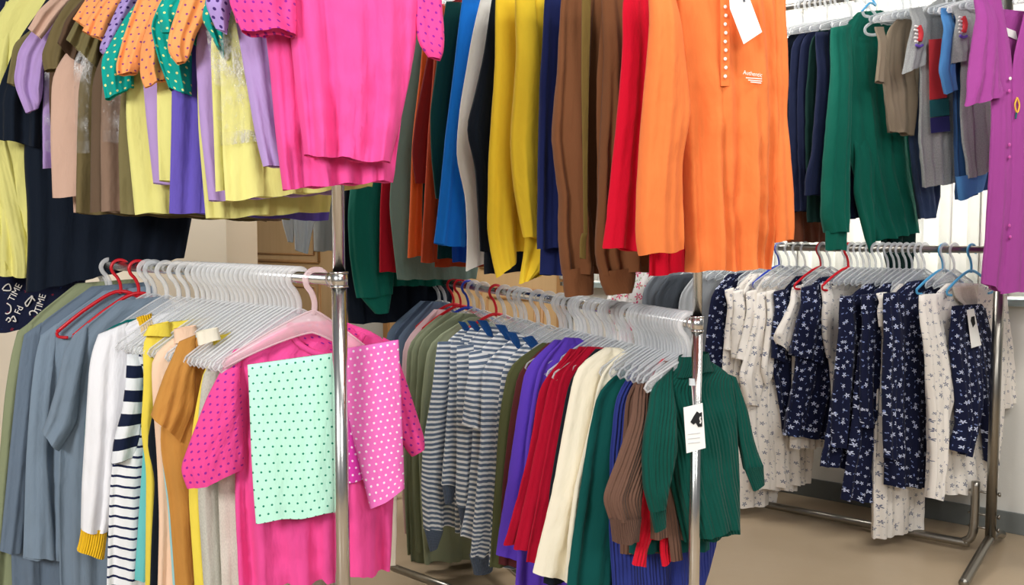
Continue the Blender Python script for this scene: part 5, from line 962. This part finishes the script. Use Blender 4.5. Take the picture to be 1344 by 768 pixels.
# clear figure-eight clip hanger on the green sweatshirt
root, fr = keep['large bottle green sweatshirt with cuffed sleeve']
O = railpt('3', 'u', hook_t('3', 1148, 'u')); e8 = empty('clip_hanger', O, math.radians(22), label='clear figure-eight hanger with sky blue hook by the green sweatshirt collar', category='hanger')
f8 = Frame(O, math.radians(22))
def loop8(name, pts, r, mat):
    bm = bmesh.new(); add_tube(bm, bez([(a, -.05, z) for a, z in [f8.px(x, y, -.05) for x, y in pts]], 5), r, 8, r*.7); return finish(bm, name, mat, e8)
loop8('loop', [(1141, 22), (1134, 20), (1133, 12), (1140, 9), (1150, 20), (1158, 32)], .006, GREYPL)
loop8('loop', [(1158, 20), (1148, 27), (1136, 36), (1137, 44), (1146, 46), (1154, 44)], .006, GREYPL)
bm = bmesh.new(); add_tube(bm, bez([(.016, 0, -.012), (.02, 0, .006), (.006, 0, .02), (-.014, 0, .012), (-.02, 0, -.01), (-.012, -.02, -.05)] + [(a, -.05, z) for a, z in [f8.px(x, y, -.05) for x, y in ((1142, 4), (1131, 15))]], 5), .0045, 8); finish(bm, 'hook', SKYPL, e8)
# ---------------------------------------------------------------- hangers of all the garments
KW = {'clear': 'clear hanger', 'grey': 'clear hanger', 'pink': 'pinkish hanger', 'red': 'red hanger', 'blue': 'blue hanger', 'sky': 'sky blue hanger'}
OWN = {'slate blue top on the hanger with the left red hook': 'red hanger with the left red hook on the left rack, over slate blue top',
       'white floral top under the right red hook': 'red hanger of the white floral top, right of the two on right rack',
       'white floral top under the left red hook, wide sleeve': 'red hanger of the white floral top, left of the two on right rack',
       'white floral top beside the blue hanger, second from turtleneck': 'blue hanger of a white floral top, only dark blue one on right rack',
       'cream cotton top hidden by pink T-shirt, hem at lower right': 'clear hanger directly behind the pinkish one, holding the cream top'}
for (rk, tier, t, psi, kind, lab, W) in HANG_TODO:
    w = lab.split(); pre = (KW[kind] + ' of the').split()
    if len(pre) + len(w) > 16: w = lab.split(',')[0].split()[:16-len(pre)]
    hanger(rk, tier, t - (.03 if kind in ('red', 'blue', 'sky') else 0), psi, kind, OWN.get(lab, ' '.join(pre + w)), None, W=W)
# ---------------------------------------------------------------- light and view
W = bpy.data.worlds.new('world'); sc.world = W; W.use_nodes = True
bg = W.node_tree.nodes['Background']; bg.inputs[0].default_value = lin((236, 240, 246)); bg.inputs[1].default_value = .17
def area(name, loc, target, size, power, col):
    l = bpy.data.lights.new(name, 'AREA'); l.shape = 'RECTANGLE'; l.size, l.size_y = size; l.energy = power; l.color = col
    o = bpy.data.objects.new(name, l); C.objects.link(o); o.location = loc
    o.rotation_euler = (Vector(target)-Vector(loc)).to_track_quat('-Z', 'Y').to_euler(); return o
area('added_front_light', (-2.2, -1.0, 2.3), (0, 2.4, 1.0), (1.2, 1.0), 108, (1, .985, .96))  # key light added at front left in place of an unseen window
area('added_overhead_light', (.6, 1.0, 2.72), (.6, 1.2, 0), (1.5, .5), 22, (1, .97, .92))  # overhead light added as general fill; no lamp known there
area('added_overhead_light', (-1.6, 3.7, 2.72), (-1.6, 3.8, 0), (1.2, .4), 42, (1, .96, .9))  # added to brighten the cabinet and doors behind the left rack
area('added_overhead_light', (.2, 3.6, 2.72), (.2, 3.7, 0), (1.2, .4), 30, (1, .96, .9))  # added overhead to lift the dark back of the room
area('added_overhead_light', (2.0, 1.5, 2.72), (2.1, 2.6, .6), (1.2, .4), 28, (1, .97, .92))  # added overhead to give the right rack more light
area('added_front_light', (1.1, -1.4, 2.3), (.5, 2.6, 1.2), (1.2, .9), 46, (1, .985, .96))  # fill added from front right to brighten the middle rack's upper tops
pm = (uR+uW)/2
area('daylight_outside_window', tuple(wallpt(pm, 1.75, -.75)), tuple(wallpt(pm, 1.7, .5)), (abs(uR-uW), 1.6), 230, (.95, .98, 1))
sc.view_settings.view_transform = 'Standard'; sc.view_settings.look = 'None'; sc.view_settings.gamma = 1; sc.view_settings.use_curve_mapping = False
sc.view_settings.exposure = 0.0
sc.cycles.transparent_max_bounces = 24; sc.cycles.max_bounces = 8
